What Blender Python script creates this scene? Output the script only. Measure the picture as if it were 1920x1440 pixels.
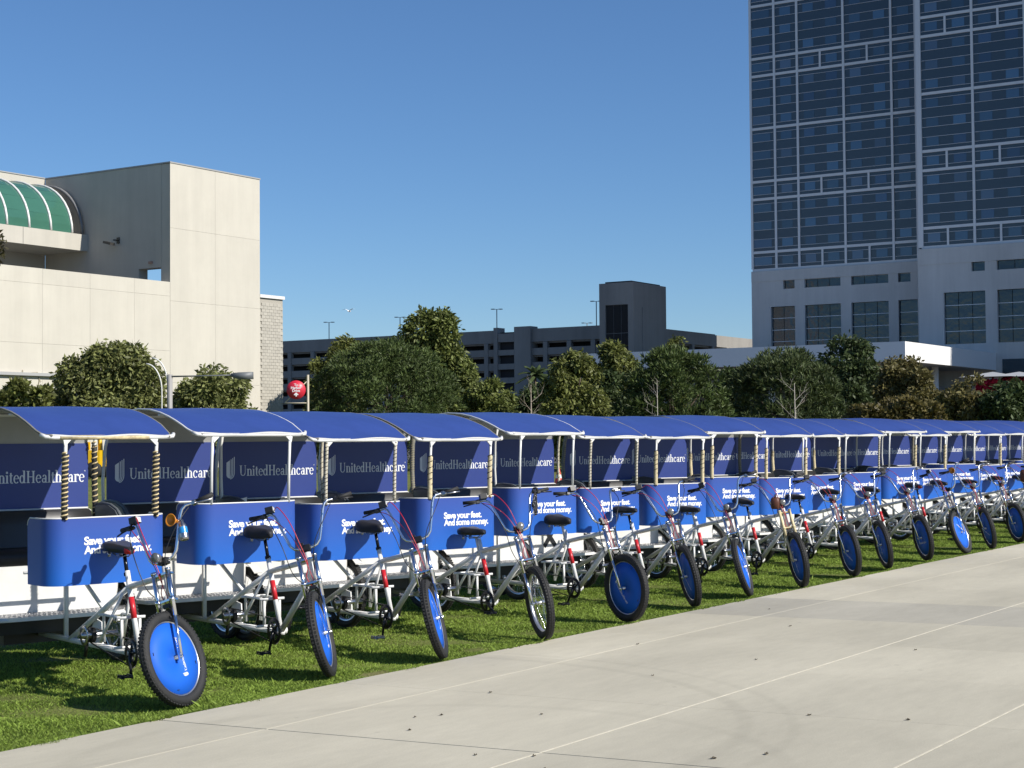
import bpy, math, random
import numpy as np
from mathutils import Vector, Matrix

for o in list(bpy.data.objects):
    bpy.data.objects.remove(o)
R = math.radians
S = bpy.context.scene
COL = S.collection
random.seed(7)

# ------------------------------------------------------------------ camera, sky, sun, exposure
# world grid: X runs along the row of pedicabs, Y away from the pavement, camera above (0, 0)
EYE = Vector((0, 0, 1.8))
FPX, YAW, PITCH, ROLL = 3080.0, R(33), math.atan(101 / 3080.0), 0.0075
fw = Vector((math.cos(YAW) * math.cos(PITCH), math.sin(YAW) * math.cos(PITCH), math.sin(PITCH)))
r0 = Vector((math.sin(YAW), -math.cos(YAW), 0))
u0 = r0.cross(fw)
rt = math.cos(ROLL) * r0 - math.sin(ROLL) * u0
up = math.sin(ROLL) * r0 + math.cos(ROLL) * u0
cam = bpy.data.cameras.new('camera')
cam.sensor_width = 36.0
cam.lens = FPX / 1920 * 36.0
cam.clip_start = 0.1
cam.clip_end = 6000
co = bpy.data.objects.new('camera', cam)
COL.objects.link(co)
co.matrix_world = Matrix(((rt.x, up.x, -fw.x, EYE.x), (rt.y, up.y, -fw.y, EYE.y), (rt.z, up.z, -fw.z, EYE.z), (0, 0, 0, 1)))
S.camera = co

SUN_ANG, SUN_EL = R(33 - 117.5), R(38)          # direction towards the sun, measured in the grid
W = bpy.data.worlds.new('World')
S.world = W
W.use_nodes = True
wn = W.node_tree.nodes
bg = wn['Background']
sky = wn.new('ShaderNodeTexSky')
sky.sky_type = 'NISHITA'
sky.sun_disc = False
sky.sun_elevation = SUN_EL
sky.sun_rotation = math.pi / 2 - SUN_ANG
sky.air_density = 1.0
sky.dust_density = 0.0
sky.ozone_density = 10.0
W.node_tree.links.new(sky.outputs['Color'], bg.inputs['Color'])
bg.inputs['Strength'].default_value = 0.086
sl = bpy.data.lights.new('sun', 'SUN')
sl.energy = 5.0
sl.angle = R(0.53)
sl.color = (1.0, 0.95, 0.87)
so = bpy.data.objects.new('sun', sl)
COL.objects.link(so)
sd = Vector((math.cos(SUN_EL) * math.cos(SUN_ANG), math.cos(SUN_EL) * math.sin(SUN_ANG), math.sin(SUN_EL)))
so.rotation_euler = (-sd).to_track_quat('-Z', 'Y').to_euler()
S.view_settings.view_transform = 'Standard'
S.view_settings.look = 'None'
S.view_settings.exposure = 0.35
S.view_settings.gamma = 1
S.view_settings.use_curve_mapping = False
S.cycles.max_bounces = 6
S.cycles.transparent_max_bounces = 6
S.cycles.use_denoising = True

# ------------------------------------------------------------------ materials
MATS = {}


def lk(nt, a, b):
    nt.links.new(a, b)


def mat(name, col, rough=0.5, metal=0.0, var=0.0, vscale=6.0, bump=0.0, bscale=60.0, spec=0.5, isl=0.0, objvar=0.0, coat=0.0,
        trans=0.0, emit=None):
    if name in MATS:
        return MATS[name]
    m = bpy.data.materials.new(name)
    m.use_nodes = True
    nt = m.node_tree
    b = nt.nodes['Principled BSDF']
    b.inputs['Base Color'].default_value = (*col, 1)
    b.inputs['Roughness'].default_value = rough
    b.inputs['Metallic'].default_value = metal
    b.inputs['Specular IOR Level'].default_value = spec
    b.inputs['Coat Weight'].default_value = coat
    b.inputs['Coat Roughness'].default_value = 0.08
    cur = None
    if var or isl or objvar:
        val = nt.nodes.new('ShaderNodeValue')
        val.outputs[0].default_value = 1.0
        cur = val.outputs[0]
        if var:
            tc = nt.nodes.new('ShaderNodeTexCoord')
            nz = nt.nodes.new('ShaderNodeTexNoise')
            nz.inputs['Scale'].default_value = vscale
            nz.inputs['Detail'].default_value = 6
            nz.inputs['Roughness'].default_value = 0.65
            lk(nt, tc.outputs['Object'], nz.inputs['Vector'])
            mr = nt.nodes.new('ShaderNodeMapRange')
            mr.inputs['From Min'].default_value = 0.25
            mr.inputs['From Max'].default_value = 0.75
            mr.inputs['To Min'].default_value = 1 - var
            mr.inputs['To Max'].default_value = 1 + var
            lk(nt, nz.outputs['Fac'], mr.inputs['Value'])
            mu = nt.nodes.new('ShaderNodeMath')
            mu.operation = 'MULTIPLY'
            lk(nt, cur, mu.inputs[0])
            lk(nt, mr.outputs['Result'], mu.inputs[1])
            cur = mu.outputs[0]
        for amt, node, sock in ((isl, 'ShaderNodeNewGeometry', 'Random Per Island'), (objvar, 'ShaderNodeObjectInfo', 'Random')):
            if amt:
                g = nt.nodes.new(node)
                mr = nt.nodes.new('ShaderNodeMapRange')
                mr.inputs['To Min'].default_value = 1 - amt
                mr.inputs['To Max'].default_value = 1 + amt
                lk(nt, g.outputs[sock], mr.inputs['Value'])
                mu = nt.nodes.new('ShaderNodeMath')
                mu.operation = 'MULTIPLY'
                lk(nt, cur, mu.inputs[0])
                lk(nt, mr.outputs['Result'], mu.inputs[1])
                cur = mu.outputs[0]
        vm = nt.nodes.new('ShaderNodeVectorMath')
        vm.operation = 'SCALE'
        vm.inputs[0].default_value = col
        lk(nt, cur, vm.inputs['Scale'])
        lk(nt, vm.outputs[0], b.inputs['Base Color'])
    if bump:
        tc = nt.nodes.new('ShaderNodeTexCoord')
        nz = nt.nodes.new('ShaderNodeTexNoise')
        nz.inputs['Scale'].default_value = bscale
        nz.inputs['Detail'].default_value = 4
        lk(nt, tc.outputs['Object'], nz.inputs['Vector'])
        bp = nt.nodes.new('ShaderNodeBump')
        bp.inputs['Strength'].default_value = bump
        bp.inputs['Distance'].default_value = 0.02
        lk(nt, nz.outputs['Fac'], bp.inputs['Height'])
        lk(nt, bp.outputs['Normal'], b.inputs['Normal'])
    if trans:
        out = nt.nodes['Material Output']
        tr = nt.nodes.new('ShaderNodeBsdfTranslucent')
        mx = nt.nodes.new('ShaderNodeMixShader')
        mx.inputs['Fac'].default_value = trans
        if cur is not None:
            lk(nt, vm.outputs[0], tr.inputs['Color'])
        else:
            tr.inputs['Color'].default_value = (*col, 1)
        lk(nt, b.outputs[0], mx.inputs[1])
        lk(nt, tr.outputs[0], mx.inputs[2])
        lk(nt, mx.outputs[0], out.inputs['Surface'])
    MATS[name] = m
    return m


WHITE = mat('white_paint', (0.66, 0.655, 0.63), 0.35, var=0.06, vscale=9)
TUBE = mat('frame_paint', (0.73, 0.725, 0.70), 0.35, var=0.08, vscale=8)
CHROME = mat('chrome', (0.78, 0.80, 0.83), 0.16, 1.0)
STEEL = mat('steel', (0.45, 0.45, 0.46), 0.3, 1.0)
BLACK = mat('black_plastic', (0.012, 0.012, 0.013), 0.42)
RUBBER = mat('tyre_rubber', (0.015, 0.0148, 0.0145), 0.7, var=0.25, vscale=20, bump=0.3, bscale=120)
VINYL = mat('black_vinyl', (0.016, 0.016, 0.018), 0.4, bump=0.15, bscale=25)
SEATV = mat('seat_back_vinyl', (0.020, 0.020, 0.021), 0.37, bump=0.04, bscale=9, spec=0.75)
GREYP = mat('grey_plastic', (0.10, 0.11, 0.12), 0.45)
ROOFB = mat('blue_canopy', (0.030, 0.060, 0.235), 0.42, var=0.08, vscale=5, bump=0.35, bscale=2.6)
PANELB = mat('blue_back_panel', (0.024, 0.044, 0.20), 0.42, var=0.03, vscale=4)
LINER = mat('canopy_liner', (0.40, 0.40, 0.38), 0.7, var=0.06)
DISCB = mat('wheel_disc_blue', (0.007, 0.105, 0.54), 0.6, var=0.04, spec=0.3)
PRINT = mat('white_print', (0.82, 0.82, 0.82), 0.5)
PRINTL = mat('pale_print', (0.74, 0.76, 0.80), 0.5)
RED = mat('red_band', (0.50, 0.018, 0.025), 0.35)
REDC = mat('red_cable', (0.42, 0.008, 0.02), 0.35)
ROPE = mat('tan_rope', (0.58, 0.46, 0.25), 0.8, var=0.2, vscale=60, bump=0.3, bscale=150)
ROPEG = mat('grey_wrap', (0.20, 0.19, 0.16), 0.8, var=0.3, vscale=60)
GRIP = mat('black_grip', (0.014, 0.014, 0.014), 0.7)
ORANGE = mat('orange_plastic', (0.62, 0.22, 0.015), 0.35)
LEATHER = mat('brown_leather', (0.10, 0.032, 0.015), 0.5, var=0.3, vscale=25)
GLASSL = mat('lamp_lens', (0.15, 0.15, 0.14), 0.12)
PLATE = mat('diamond_plate', (0.42, 0.42, 0.43), 0.32, 0.8, bump=0.9, bscale=75)
PAPER = mat('paper', (0.7, 0.7, 0.7), 0.7)
CREAM = mat('cream_wrap', (0.62, 0.52, 0.30), 0.6)


def streaks(m, amt=.07, sx=.9):
    """rain streaks and soot worn into a wall: noise drawn out downwards"""
    nt = m.node_tree
    b = nt.nodes['Principled BSDF']
    src = b.inputs['Base Color'].links[0].from_socket
    ge = nt.nodes.new('ShaderNodeNewGeometry')
    mp = nt.nodes.new('ShaderNodeMapping')
    mp.inputs['Scale'].default_value = (sx, sx, sx * .07)
    nz = nt.nodes.new('ShaderNodeTexNoise')
    nz.inputs['Scale'].default_value = 1.0
    nz.inputs['Detail'].default_value = 5
    nz.inputs['Roughness'].default_value = .7
    lk(nt, ge.outputs['Position'], mp.inputs['Vector'])
    lk(nt, mp.outputs[0], nz.inputs['Vector'])
    mr = nt.nodes.new('ShaderNodeMapRange')
    mr.inputs['From Min'].default_value = .3
    mr.inputs['From Max'].default_value = .7
    mr.inputs['To Min'].default_value = 1 - amt
    mr.inputs['To Max'].default_value = 1 + amt * .5
    lk(nt, nz.outputs['Fac'], mr.inputs['Value'])
    sc = nt.nodes.new('ShaderNodeVectorMath')
    sc.operation = 'SCALE'
    lk(nt, src, sc.inputs[0])
    lk(nt, mr.outputs[0], sc.inputs['Scale'])
    lk(nt, sc.outputs[0], b.inputs['Base Color'])
    return m


def print_gradient():
    """The printed artwork of the front panels: it shades from violet blue at the top to a brighter blue below."""
    m = bpy.data.materials.new('blue_front_print')
    m.use_nodes = True
    nt = m.node_tree
    b = nt.nodes['Principled BSDF']
    tc = nt.nodes.new('ShaderNodeTexCoord')
    sx = nt.nodes.new('ShaderNodeSeparateXYZ')
    lk(nt, tc.outputs['Object'], sx.inputs[0])
    mr = nt.nodes.new('ShaderNodeMapRange')
    mr.inputs['From Min'].default_value = 0.78
    mr.inputs['From Max'].default_value = 1.27
    lk(nt, sx.outputs['Z'], mr.inputs['Value'])
    cr = nt.nodes.new('ShaderNodeValToRGB')
    cr.color_ramp.elements[0].color = (0.008, 0.112, 0.48, 1)
    cr.color_ramp.elements[1].color = (0.032, 0.066, 0.29, 1)
    lk(nt, mr.outputs[0], cr.inputs['Fac'])
    lk(nt, cr.outputs[0], b.inputs['Base Color'])
    b.inputs['Roughness'].default_value = 0.45
    return m


FRONTB = print_gradient()


# ------------------------------------------------------------------ mesh helpers
class MB:
    def __init__(s):
        s.v, s.f, s.mi, s.sm = [], [], [], []

    def add(s, vs, fs, mi=0, sm=False):
        n = len(s.v)
        s.v += [tuple(p) for p in vs]
        for f in fs:
            s.f.append(tuple(i + n for i in f))
            s.mi.append(mi)
            s.sm.append(sm)
        return s

    def box(s, c, d, mi=0, rot=None):
        hx, hy, hz = d[0] / 2, d[1] / 2, d[2] / 2
        vs = [Vector((x, y, z)) for x in (-hx, hx) for y in (-hy, hy) for z in (-hz, hz)]
        if rot is not None:
            vs = [rot @ p for p in vs]
        vs = [p + Vector(c) for p in vs]
        return s.add(vs, [(0, 1, 3, 2), (4, 6, 7, 5), (0, 4, 5, 1), (2, 3, 7, 6), (0, 2, 6, 4), (1, 5, 7, 3)], mi)

    def bx(s, x0, x1, y0, y1, z0, z1, mi=0):
        return s.box(((x0 + x1) / 2, (y0 + y1) / 2, (z0 + z1) / 2), (abs(x1 - x0), abs(y1 - y0), abs(z1 - z0)), mi)

    def tube(s, pts, r, seg=8, mi=0, closed=False, caps=True, sm=True, flat=1.0):
        pts = [Vector(p) for p in pts]
        n = len(pts)
        rs = r if isinstance(r, (list, tuple)) else [r] * n
        t0 = (pts[1] - pts[0]).normalized()
        ref = Vector((0, 0, 1)) if abs(t0.z) < 0.9 else Vector((0, 1, 0))
        nn = (ref - t0 * ref.dot(t0)).normalized()
        vs = []
        for i in range(n):
            if closed:
                t = (pts[(i + 1) % n] - pts[i - 1]).normalized()
            elif i == 0:
                t = t0
            elif i == n - 1:
                t = (pts[-1] - pts[-2]).normalized()
            else:
                t = (pts[i + 1] - pts[i - 1]).normalized()
            nn = (nn - t * nn.dot(t)).normalized()
            bb = t.cross(nn)
            for k in range(seg):
                a = 2 * math.pi * (k + 0.5) / seg
                vs.append(pts[i] + (nn * math.cos(a) * flat + bb * math.sin(a)) * rs[i])
        fs = []
        m = n if closed else n - 1
        for i in range(m):
            j = (i + 1) % n
            for k in range(seg):
                k2 = (k + 1) % seg
                fs.append((i * seg + k, i * seg + k2, j * seg + k2, j * seg + k))
        if caps and not closed:
            fs.append(tuple(range(seg - 1, -1, -1)))
            fs.append(tuple((n - 1) * seg + k for k in range(seg)))
        return s.add(vs, fs, mi, sm)

    def lathe(s, prof, c, axis='y', seg=24, mi=0, sm=True, closed=True):
        """prof: (radius, offset along axis)"""
        vs = []
        for r, o in prof:
            for k in range(seg):
                a = 2 * math.pi * k / seg
                p = {'y': (r * math.cos(a), o, r * math.sin(a)), 'z': (r * math.cos(a), r * math.sin(a), o),
                     'x': (o, r * math.cos(a), r * math.sin(a))}[axis]
                vs.append(Vector(p) + Vector(c))
        fs = []
        for i in range(len(prof) - 1):
            for k in range(seg):
                k2 = (k + 1) % seg
                fs.append((i * seg + k, i * seg + k2, (i + 1) * seg + k2, (i + 1) * seg + k))
        return s.add(vs, fs, mi, sm)

    def grid(s, rows, mi=0, sm=True):
        n, m = len(rows), len(rows[0])
        vs = [p for r in rows for p in r]
        fs = [(i * m + j, i * m + j + 1, (i + 1) * m + j + 1, (i + 1) * m + j) for i in range(n - 1) for j in range(m - 1)]
        return s.add(vs, fs, mi, sm)

    def mesh(s, name, mats):
        me = bpy.data.meshes.new(name)
        me.from_pydata(s.v, [], s.f)
        for m in (mats if isinstance(mats, (list, tuple)) else [mats]):
            me.materials.append(m)
        me.polygons.foreach_set('material_index', s.mi)
        me.polygons.foreach_set('use_smooth', s.sm)
        me.update()
        return me

    def build(s, name, mats, parent=None, **k):
        return link(name, s.mesh(name, mats), parent, **k)


def link(name, me, parent=None, loc=None, rot=None, mtx=None, label=None, kind=None):
    o = bpy.data.objects.new(name, me)
    COL.objects.link(o)
    if parent is not None:
        o.parent = parent
    if loc is not None:
        o.location = loc
    if rot is not None:
        o.rotation_euler = rot
    if mtx is not None:
        o.matrix_local = mtx
    if label:
        o['label'] = label
    if kind:
        o['kind'] = kind
    return o


def tag(o, label, cat, group=None):
    o['label'] = label
    o['category'] = cat
    if group:
        o['group'] = group
    return o


def empty(name, loc, label=None, cat=None, group=None, rz=0.0):
    o = bpy.data.objects.new(name, None)
    COL.objects.link(o)
    o.empty_display_size = 0.2
    o.location = loc
    o.rotation_euler = (0, 0, rz)
    if label:
        tag(o, label, cat, group)
    return o


def np_mesh(name, verts, nper, mats, smooth=False):
    """verts (N*nper, 3): N separate faces of nper corners each."""
    me = bpy.data.meshes.new(name)
    nv = len(verts)
    nf = nv // nper
    me.vertices.add(nv)
    me.vertices.foreach_set('co', np.ascontiguousarray(verts, dtype=np.float32).ravel())
    me.loops.add(nv)
    me.loops.foreach_set('vertex_index', np.arange(nv, dtype=np.int32))
    me.polygons.add(nf)
    me.polygons.foreach_set('loop_start', np.arange(0, nv, nper, dtype=np.int32))
    me.polygons.foreach_set('loop_total', np.full(nf, nper, dtype=np.int32))
    for m in (mats if isinstance(mats, (list, tuple)) else [mats]):
        me.materials.append(m)
    me.update(calc_edges=True)
    return me


def smooth(pts, n=6):
    """Catmull-Rom through the points"""
    P = [Vector(p) for p in pts]
    P = [P[0] * 2 - P[1]] + P + [P[-1] * 2 - P[-2]]
    out = []
    for i in range(1, len(P) - 2):
        a, b, c, d = P[i - 1:i + 3]
        for k in range(n):
            t = k / n
            out.append(.5 * ((2 * b) + (c - a) * t + (2 * a - 5 * b + 4 * c - d) * t * t + (3 * b - a - 3 * c + d) * t ** 3))
    out.append(P[-2])
    return out


def arc(cx, cy, r, a0, a1, n):
    return [(cx + r * math.cos(R(a0 + (a1 - a0) * i / n)), cy + r * math.sin(R(a0 + (a1 - a0) * i / n))) for i in range(n + 1)]


# ------------------------------------------------------------------ the setting: ground, lawn, pavement
EDGE = 7.74
gm = mat('far_ground', (0.085, 0.08, 0.07), 0.9, var=0.15, vscale=0.05)
g = MB().add([(-1500, -1500, -0.06), (3000, -1500, -0.06), (3000, 3000, -0.06), (-1500, 3000, -0.06)], [(0, 1, 2, 3)])
g.build('ground', gm, kind='structure')


def lawn_material():
    m = bpy.data.materials.new('lawn_turf')
    m.use_nodes = True
    nt = m.node_tree
    b = nt.nodes['Principled BSDF']
    tc = nt.nodes.new('ShaderNodeTexCoord')
    n1 = nt.nodes.new('ShaderNodeTexNoise')
    n1.inputs['Scale'].default_value = 0.9
    n1.inputs['Detail'].default_value = 5
    n2 = nt.nodes.new('ShaderNodeTexNoise')
    n2.inputs['Scale'].default_value = 40
    n2.inputs['Detail'].default_value = 4
    lk(nt, tc.outputs['Object'], n1.inputs['Vector'])
    lk(nt, tc.outputs['Object'], n2.inputs['Vector'])
    ad = nt.nodes.new('ShaderNodeMath')
    ad.operation = 'ADD'
    lk(nt, n1.outputs['Fac'], ad.inputs[0])
    lk(nt, n2.outputs['Fac'], ad.inputs[1])
    cr = nt.nodes.new('ShaderNodeValToRGB')
    cr.color_ramp.elements[0].position = 0.75 / 2
    cr.color_ramp.elements[0].color = (0.075, 0.098, 0.022, 1)
    cr.color_ramp.elements[1].position = 1.3 / 2
    cr.color_ramp.elements[1].color = (0.195, 0.215, 0.065, 1)
    hf = nt.nodes.new('ShaderNodeMath')
    hf.operation = 'MULTIPLY'
    hf.inputs[1].default_value = 0.5
    lk(nt, ad.outputs[0], hf.inputs[0])
    lk(nt, hf.outputs[0], cr.inputs['Fac'])
    ge = nt.nodes.new('ShaderNodeNewGeometry')
    sy = nt.nodes.new('ShaderNodeSeparateXYZ')
    lk(nt, ge.outputs['Position'], sy.inputs[0])
    ed = nt.nodes.new('ShaderNodeMapRange')
    ed.inputs['From Min'].default_value = EDGE + .02
    ed.inputs['From Max'].default_value = EDGE + .30
    ed.inputs['To Min'].default_value = 1.0
    ed.inputs['To Max'].default_value = 0.12
    lk(nt, sy.outputs['Y'], ed.inputs['Value'])
    mm = nt.nodes.new('ShaderNodeMath')
    mm.operation = 'MULTIPLY'
    lk(nt, ed.outputs[0], mm.inputs[0])
    lk(nt, n1.outputs['Fac'], mm.inputs[1])
    mx = nt.nodes.new('ShaderNodeMix')
    mx.data_type = 'RGBA'
    mx.inputs['B'].default_value = (0.20, 0.155, 0.09, 1)
    lk(nt, cr.outputs[0], mx.inputs['A'])
    lk(nt, mm.outputs[0], mx.inputs['Factor'])
    lk(nt, mx.outputs['Result'], b.inputs['Base Color'])
    b.inputs['Roughness'].default_value = 0.95
    b.inputs['Specular IOR Level'].default_value = 0.1
    bp = nt.nodes.new('ShaderNodeBump')
    bp.inputs['Strength'].default_value = 0.7
    bp.inputs['Distance'].default_value = 0.03
    lk(nt, n2.outputs['Fac'], bp.inputs['Height'])
    lk(nt, bp.outputs['Normal'], b.inputs['Normal'])
    return m


TURF = lawn_material()
lw = MB()
rng = np.random.RandomState(3)
nx, ny = 130, 24
rows = []
for i in range(nx + 1):
    x = -8 + 108 * i / nx
    row = []
    for j in range(ny + 1):
        t = j / ny
        y = EDGE + 68 * t * t * (0.25 + 0.75 * t) if j else EDGE + 0.02 * math.sin(x * 9) + 0.015 * math.sin(x * 23)
        row.append((x, y, -0.025 + (0.012 * math.sin(x * 3.1 + y) if j else 0)))
    rows.append(row)
lw.grid(rows)
lw.build('lawn', TURF, kind='structure')

# grass blades, thicker near the pavement and near the camera
def grass():
    r = np.random.RandomState(11)
    N = 420000
    u = r.rand(N)
    x = 5.0 * (34 / 5.0) ** (u ** 1.05)
    wid = 4.2 - 1.2 * (x - 5) / 29
    rag = .035 * np.sin(x * 5.3) * np.sin(x * 1.9 + 1) + .02 * np.sin(x * 13.7)
    y = EDGE + 0.005 + rag * .8 + wid * r.rand(N) ** 1.5
    # patches of taller and thinner growth
    patch = np.sin(x * 2.3 + 1.7 * np.sin(y * 2.9)) * np.sin(y * 3.7 + x * 0.9) + 0.6 * np.sin(x * 7.1 + y * 5.3)
    h = (0.026 + 0.012 * np.clip(patch, -1, 1.2) + 0.014 * r.rand(N)) * (0.8 + 0.00 * x)
    edge = np.exp(-((y - EDGE) / 0.05) ** 2)
    h = h * (1 + 0.35 * edge * r.rand(N))
    for bx_, by_, br_ in ((13.0, 8.25, .22), (13.3, 8.1, .15), (10.1, 7.86, .10), (17.4, 7.9, .12), (8.9, 8.4, .14), (11.7, 8.0, .10), (21.0, 8.0, .15)):
        h = h * (1 - .85 * np.exp(-(((x - bx_) / br_ / 1.6) ** 2 + ((y - by_) / br_) ** 2)))
    tall = r.rand(N) < 0.004
    h = np.where(tall, h * 2.0, h)
    w = (0.0026 + 0.0022 * r.rand(N)) * (0.75 + x / 26)
    a = r.rand(N) * 2 * np.pi
    lean = h * (0.35 + 0.9 * r.rand(N))
    la = r.rand(N) * 2 * np.pi
    dx, dy = np.cos(a) * w, np.sin(a) * w
    lx, ly = np.cos(la) * lean, np.sin(la) * lean
    z0 = np.full(N, -0.03)
    P = np.empty((N, 4, 3), np.float32)
    P[:, 0] = np.stack([x - dx, y - dy, z0], 1)
    P[:, 1] = np.stack([x + dx, y + dy, z0], 1)
    P[:, 2] = np.stack([x + lx * .45 + dx * .8, y + ly * .45 + dy * .8, z0 + h * .65], 1)
    P[:, 3] = np.stack([x + lx, y + ly, z0 + h], 1)
    gmts = mat('grass_blades', (0.215, 0.300, 0.052), 0.6, isl=0.5, spec=0.2, trans=0.35, var=0.3, vscale=1.3)
    return np_mesh('grass', P.reshape(-1, 3), 4, gmts)


o = link('grass', grass(), kind='stuff')
tag(o, 'short green grass growing along the edge of the pavement', 'grass')


def concrete_material(name, base, rngv):
    m = bpy.data.materials.new(name)
    m.use_nodes = True
    nt = m.node_tree
    b = nt.nodes['Principled BSDF']
    ge = nt.nodes.new('ShaderNodeNewGeometry')
    n1 = nt.nodes.new('ShaderNodeTexNoise')
    n1.inputs['Scale'].default_value = 0.55
    n1.inputs['Detail'].default_value = 7
    n1.inputs['Roughness'].default_value = 0.6
    mp = nt.nodes.new('ShaderNodeMapping')
    mp.inputs['Scale'].default_value = (0.5, 1.6, 1)
    lk(nt, ge.outputs['Position'], mp.inputs['Vector'])
    lk(nt, mp.outputs[0], n1.inputs['Vector'])
    n2 = nt.nodes.new('ShaderNodeTexNoise')
    n2.inputs['Scale'].default_value = 90
    n2.inputs['Detail'].default_value = 3
    lk(nt, ge.outputs['Position'], n2.inputs['Vector'])
    n3 = nt.nodes.new('ShaderNodeTexNoise')
    n3.inputs['Scale'].default_value = 7
    n3.inputs['Detail'].default_value = 8
    n3.inputs['Roughness'].default_value = 0.75
    lk(nt, mp.outputs[0], n3.inputs['Vector'])

    def rngn(src, lo, hi):
        mr = nt.nodes.new('ShaderNodeMapRange')
        mr.inputs['From Min'].default_value = 0.3
        mr.inputs['From Max'].default_value = 0.7
        mr.inputs['To Min'].default_value = lo
        mr.inputs['To Max'].default_value = hi
        lk(nt, src, mr.inputs['Value'])
        return mr.outputs[0]

    def mul(a, c):
        mu = nt.nodes.new('ShaderNodeMath')
        mu.operation = 'MULTIPLY'
        lk(nt, a, mu.inputs[0])
        lk(nt, c, mu.inputs[1])
        return mu.outputs[0]

    f = mul(rngn(n1.outputs['Fac'], 0.87, 1.1), rngn(n2.outputs['Fac'], 0.95, 1.05))
    f = mul(f, rngn(n3.outputs['Fac'], 0.93, 1.05))
    n4 = nt.nodes.new('ShaderNodeTexNoise')
    n4.inputs['Scale'].default_value = 0.22
    n4.inputs['Detail'].default_value = 3
    n4.inputs['Distortion'].default_value = 1.2
    lk(nt, ge.outputs['Position'], n4.inputs['Vector'])
    f = mul(f, rngn(n4.outputs['Fac'], 0.93, 1.05))
    vo = nt.nodes.new('ShaderNodeTexVoronoi')          # old gum and oil spots
    vo.inputs['Scale'].default_value = 1.7
    vo.inputs['Randomness'].default_value = 1.0
    lk(nt, ge.outputs['Position'], vo.inputs['Vector'])
    vs_ = nt.nodes.new('ShaderNodeMapRange')
    vs_.inputs['From Min'].default_value = 0.02
    vs_.inputs['From Max'].default_value = 0.045
    vs_.inputs['To Min'].default_value = 0.80
    vs_.inputs['To Max'].default_value = 1.0
    lk(nt, vo.outputs['Distance'], vs_.inputs['Value'])
    f = mul(f, vs_.outputs[0])
    oi = nt.nodes.new('ShaderNodeObjectInfo')
    mr = nt.nodes.new('ShaderNodeMapRange')
    mr.inputs['To Min'].default_value = 1 - rngv
    mr.inputs['To Max'].default_value = 1 + rngv
    lk(nt, oi.outputs['Random'], mr.inputs['Value'])
    f = mul(f, mr.outputs[0])
    # two curved tyre scuffs worn into the slabs
    sx = nt.nodes.new('ShaderNodeSeparateXYZ')
    lk(nt, ge.outputs['Position'], sx.inputs[0])
    for cx, cy, rad, wd, st in ((8.2, 7.2, 3.05, 0.05, 0.93), (8.2, 7.2, 3.35, 0.035, 0.95), (7.4, 5.4, 2.0, 0.05, 0.95)):
        vm = nt.nodes.new('ShaderNodeVectorMath')
        vm.operation = 'DISTANCE'
        cb = nt.nodes.new('ShaderNodeCombineXYZ')
        lk(nt, sx.outputs['X'], cb.inputs[0])
        lk(nt, sx.outputs['Y'], cb.inputs[1])
        lk(nt, cb.outputs[0], vm.inputs[0])
        vm.inputs[1].default_value = (cx, cy, 0)
        su = nt.nodes.new('ShaderNodeMath')
        su.operation = 'SUBTRACT'
        su.inputs[1].default_value = rad
        lk(nt, vm.outputs['Value'], su.inputs[0])
        ab = nt.nodes.new('ShaderNodeMath')
        ab.operation = 'ABSOLUTE'
        lk(nt, su.outputs[0], ab.inputs[0])
        mk = nt.nodes.new('ShaderNodeMapRange')
        mk.interpolation_type = 'SMOOTHSTEP'
        mk.inputs['From Min'].default_value = wd * 0.4
        mk.inputs['From Max'].default_value = wd * 1.6
        mk.inputs['To Min'].default_value = st
        mk.inputs['To Max'].default_value = 1.0
        lk(nt, ab.outputs[0], mk.inputs['Value'])
        f = mul(f, mk.outputs[0])
    sc = nt.nodes.new('ShaderNodeVectorMath')
    sc.operation = 'SCALE'
    sc.inputs[0].default_value = base
    lk(nt, f, sc.inputs['Scale'])
    lk(nt, sc.outputs[0], b.inputs['Base Color'])
    b.inputs['Roughness'].default_value = 0.8
    b.inputs['Specular IOR Level'].default_value = 0.3
    bp = nt.nodes.new('ShaderNodeBump')
    bp.inputs['Strength'].default_value = 0.25
    bp.inputs['Distance'].default_value = 0.004
    lk(nt, n2.outputs['Fac'], bp.inputs['Height'])
    lk(nt, bp.outputs['Normal'], b.inputs['Normal'])
    return m


CONC = concrete_material('pavement_concrete', (0.468, 0.435, 0.340), 0.045)
CONCD = concrete_material('older_pavement_concrete', (0.392, 0.368, 0.300), 0.02)
SEAL = mat('joint_sealant', (0.52, 0.49, 0.40), 0.8, var=0.2, vscale=8)
SEALD = mat('worn_sealant', (0.455, 0.425, 0.335), 0.85, var=0.2, vscale=3)
DARKJ = mat('joint_dirt', (0.10, 0.095, 0.08), 0.95, var=0.3, vscale=15)
pav = MB().add([(-30, -25, -0.03), (95, -25, -0.03), (95, EDGE - 0.03, -0.03), (-30, EDGE - 0.03, -0.03)], [(0, 1, 2, 3)]).build(
    'pavement', DARKJ, kind='structure')
SK = 0.122                                   # the cross joints run slightly askew
ysplit = [EDGE, 6.90, 5.03, 3.15, 1.28, -0.6, -2.5, -4.4]
px0, pitch = 7.69, 1.845


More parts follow.
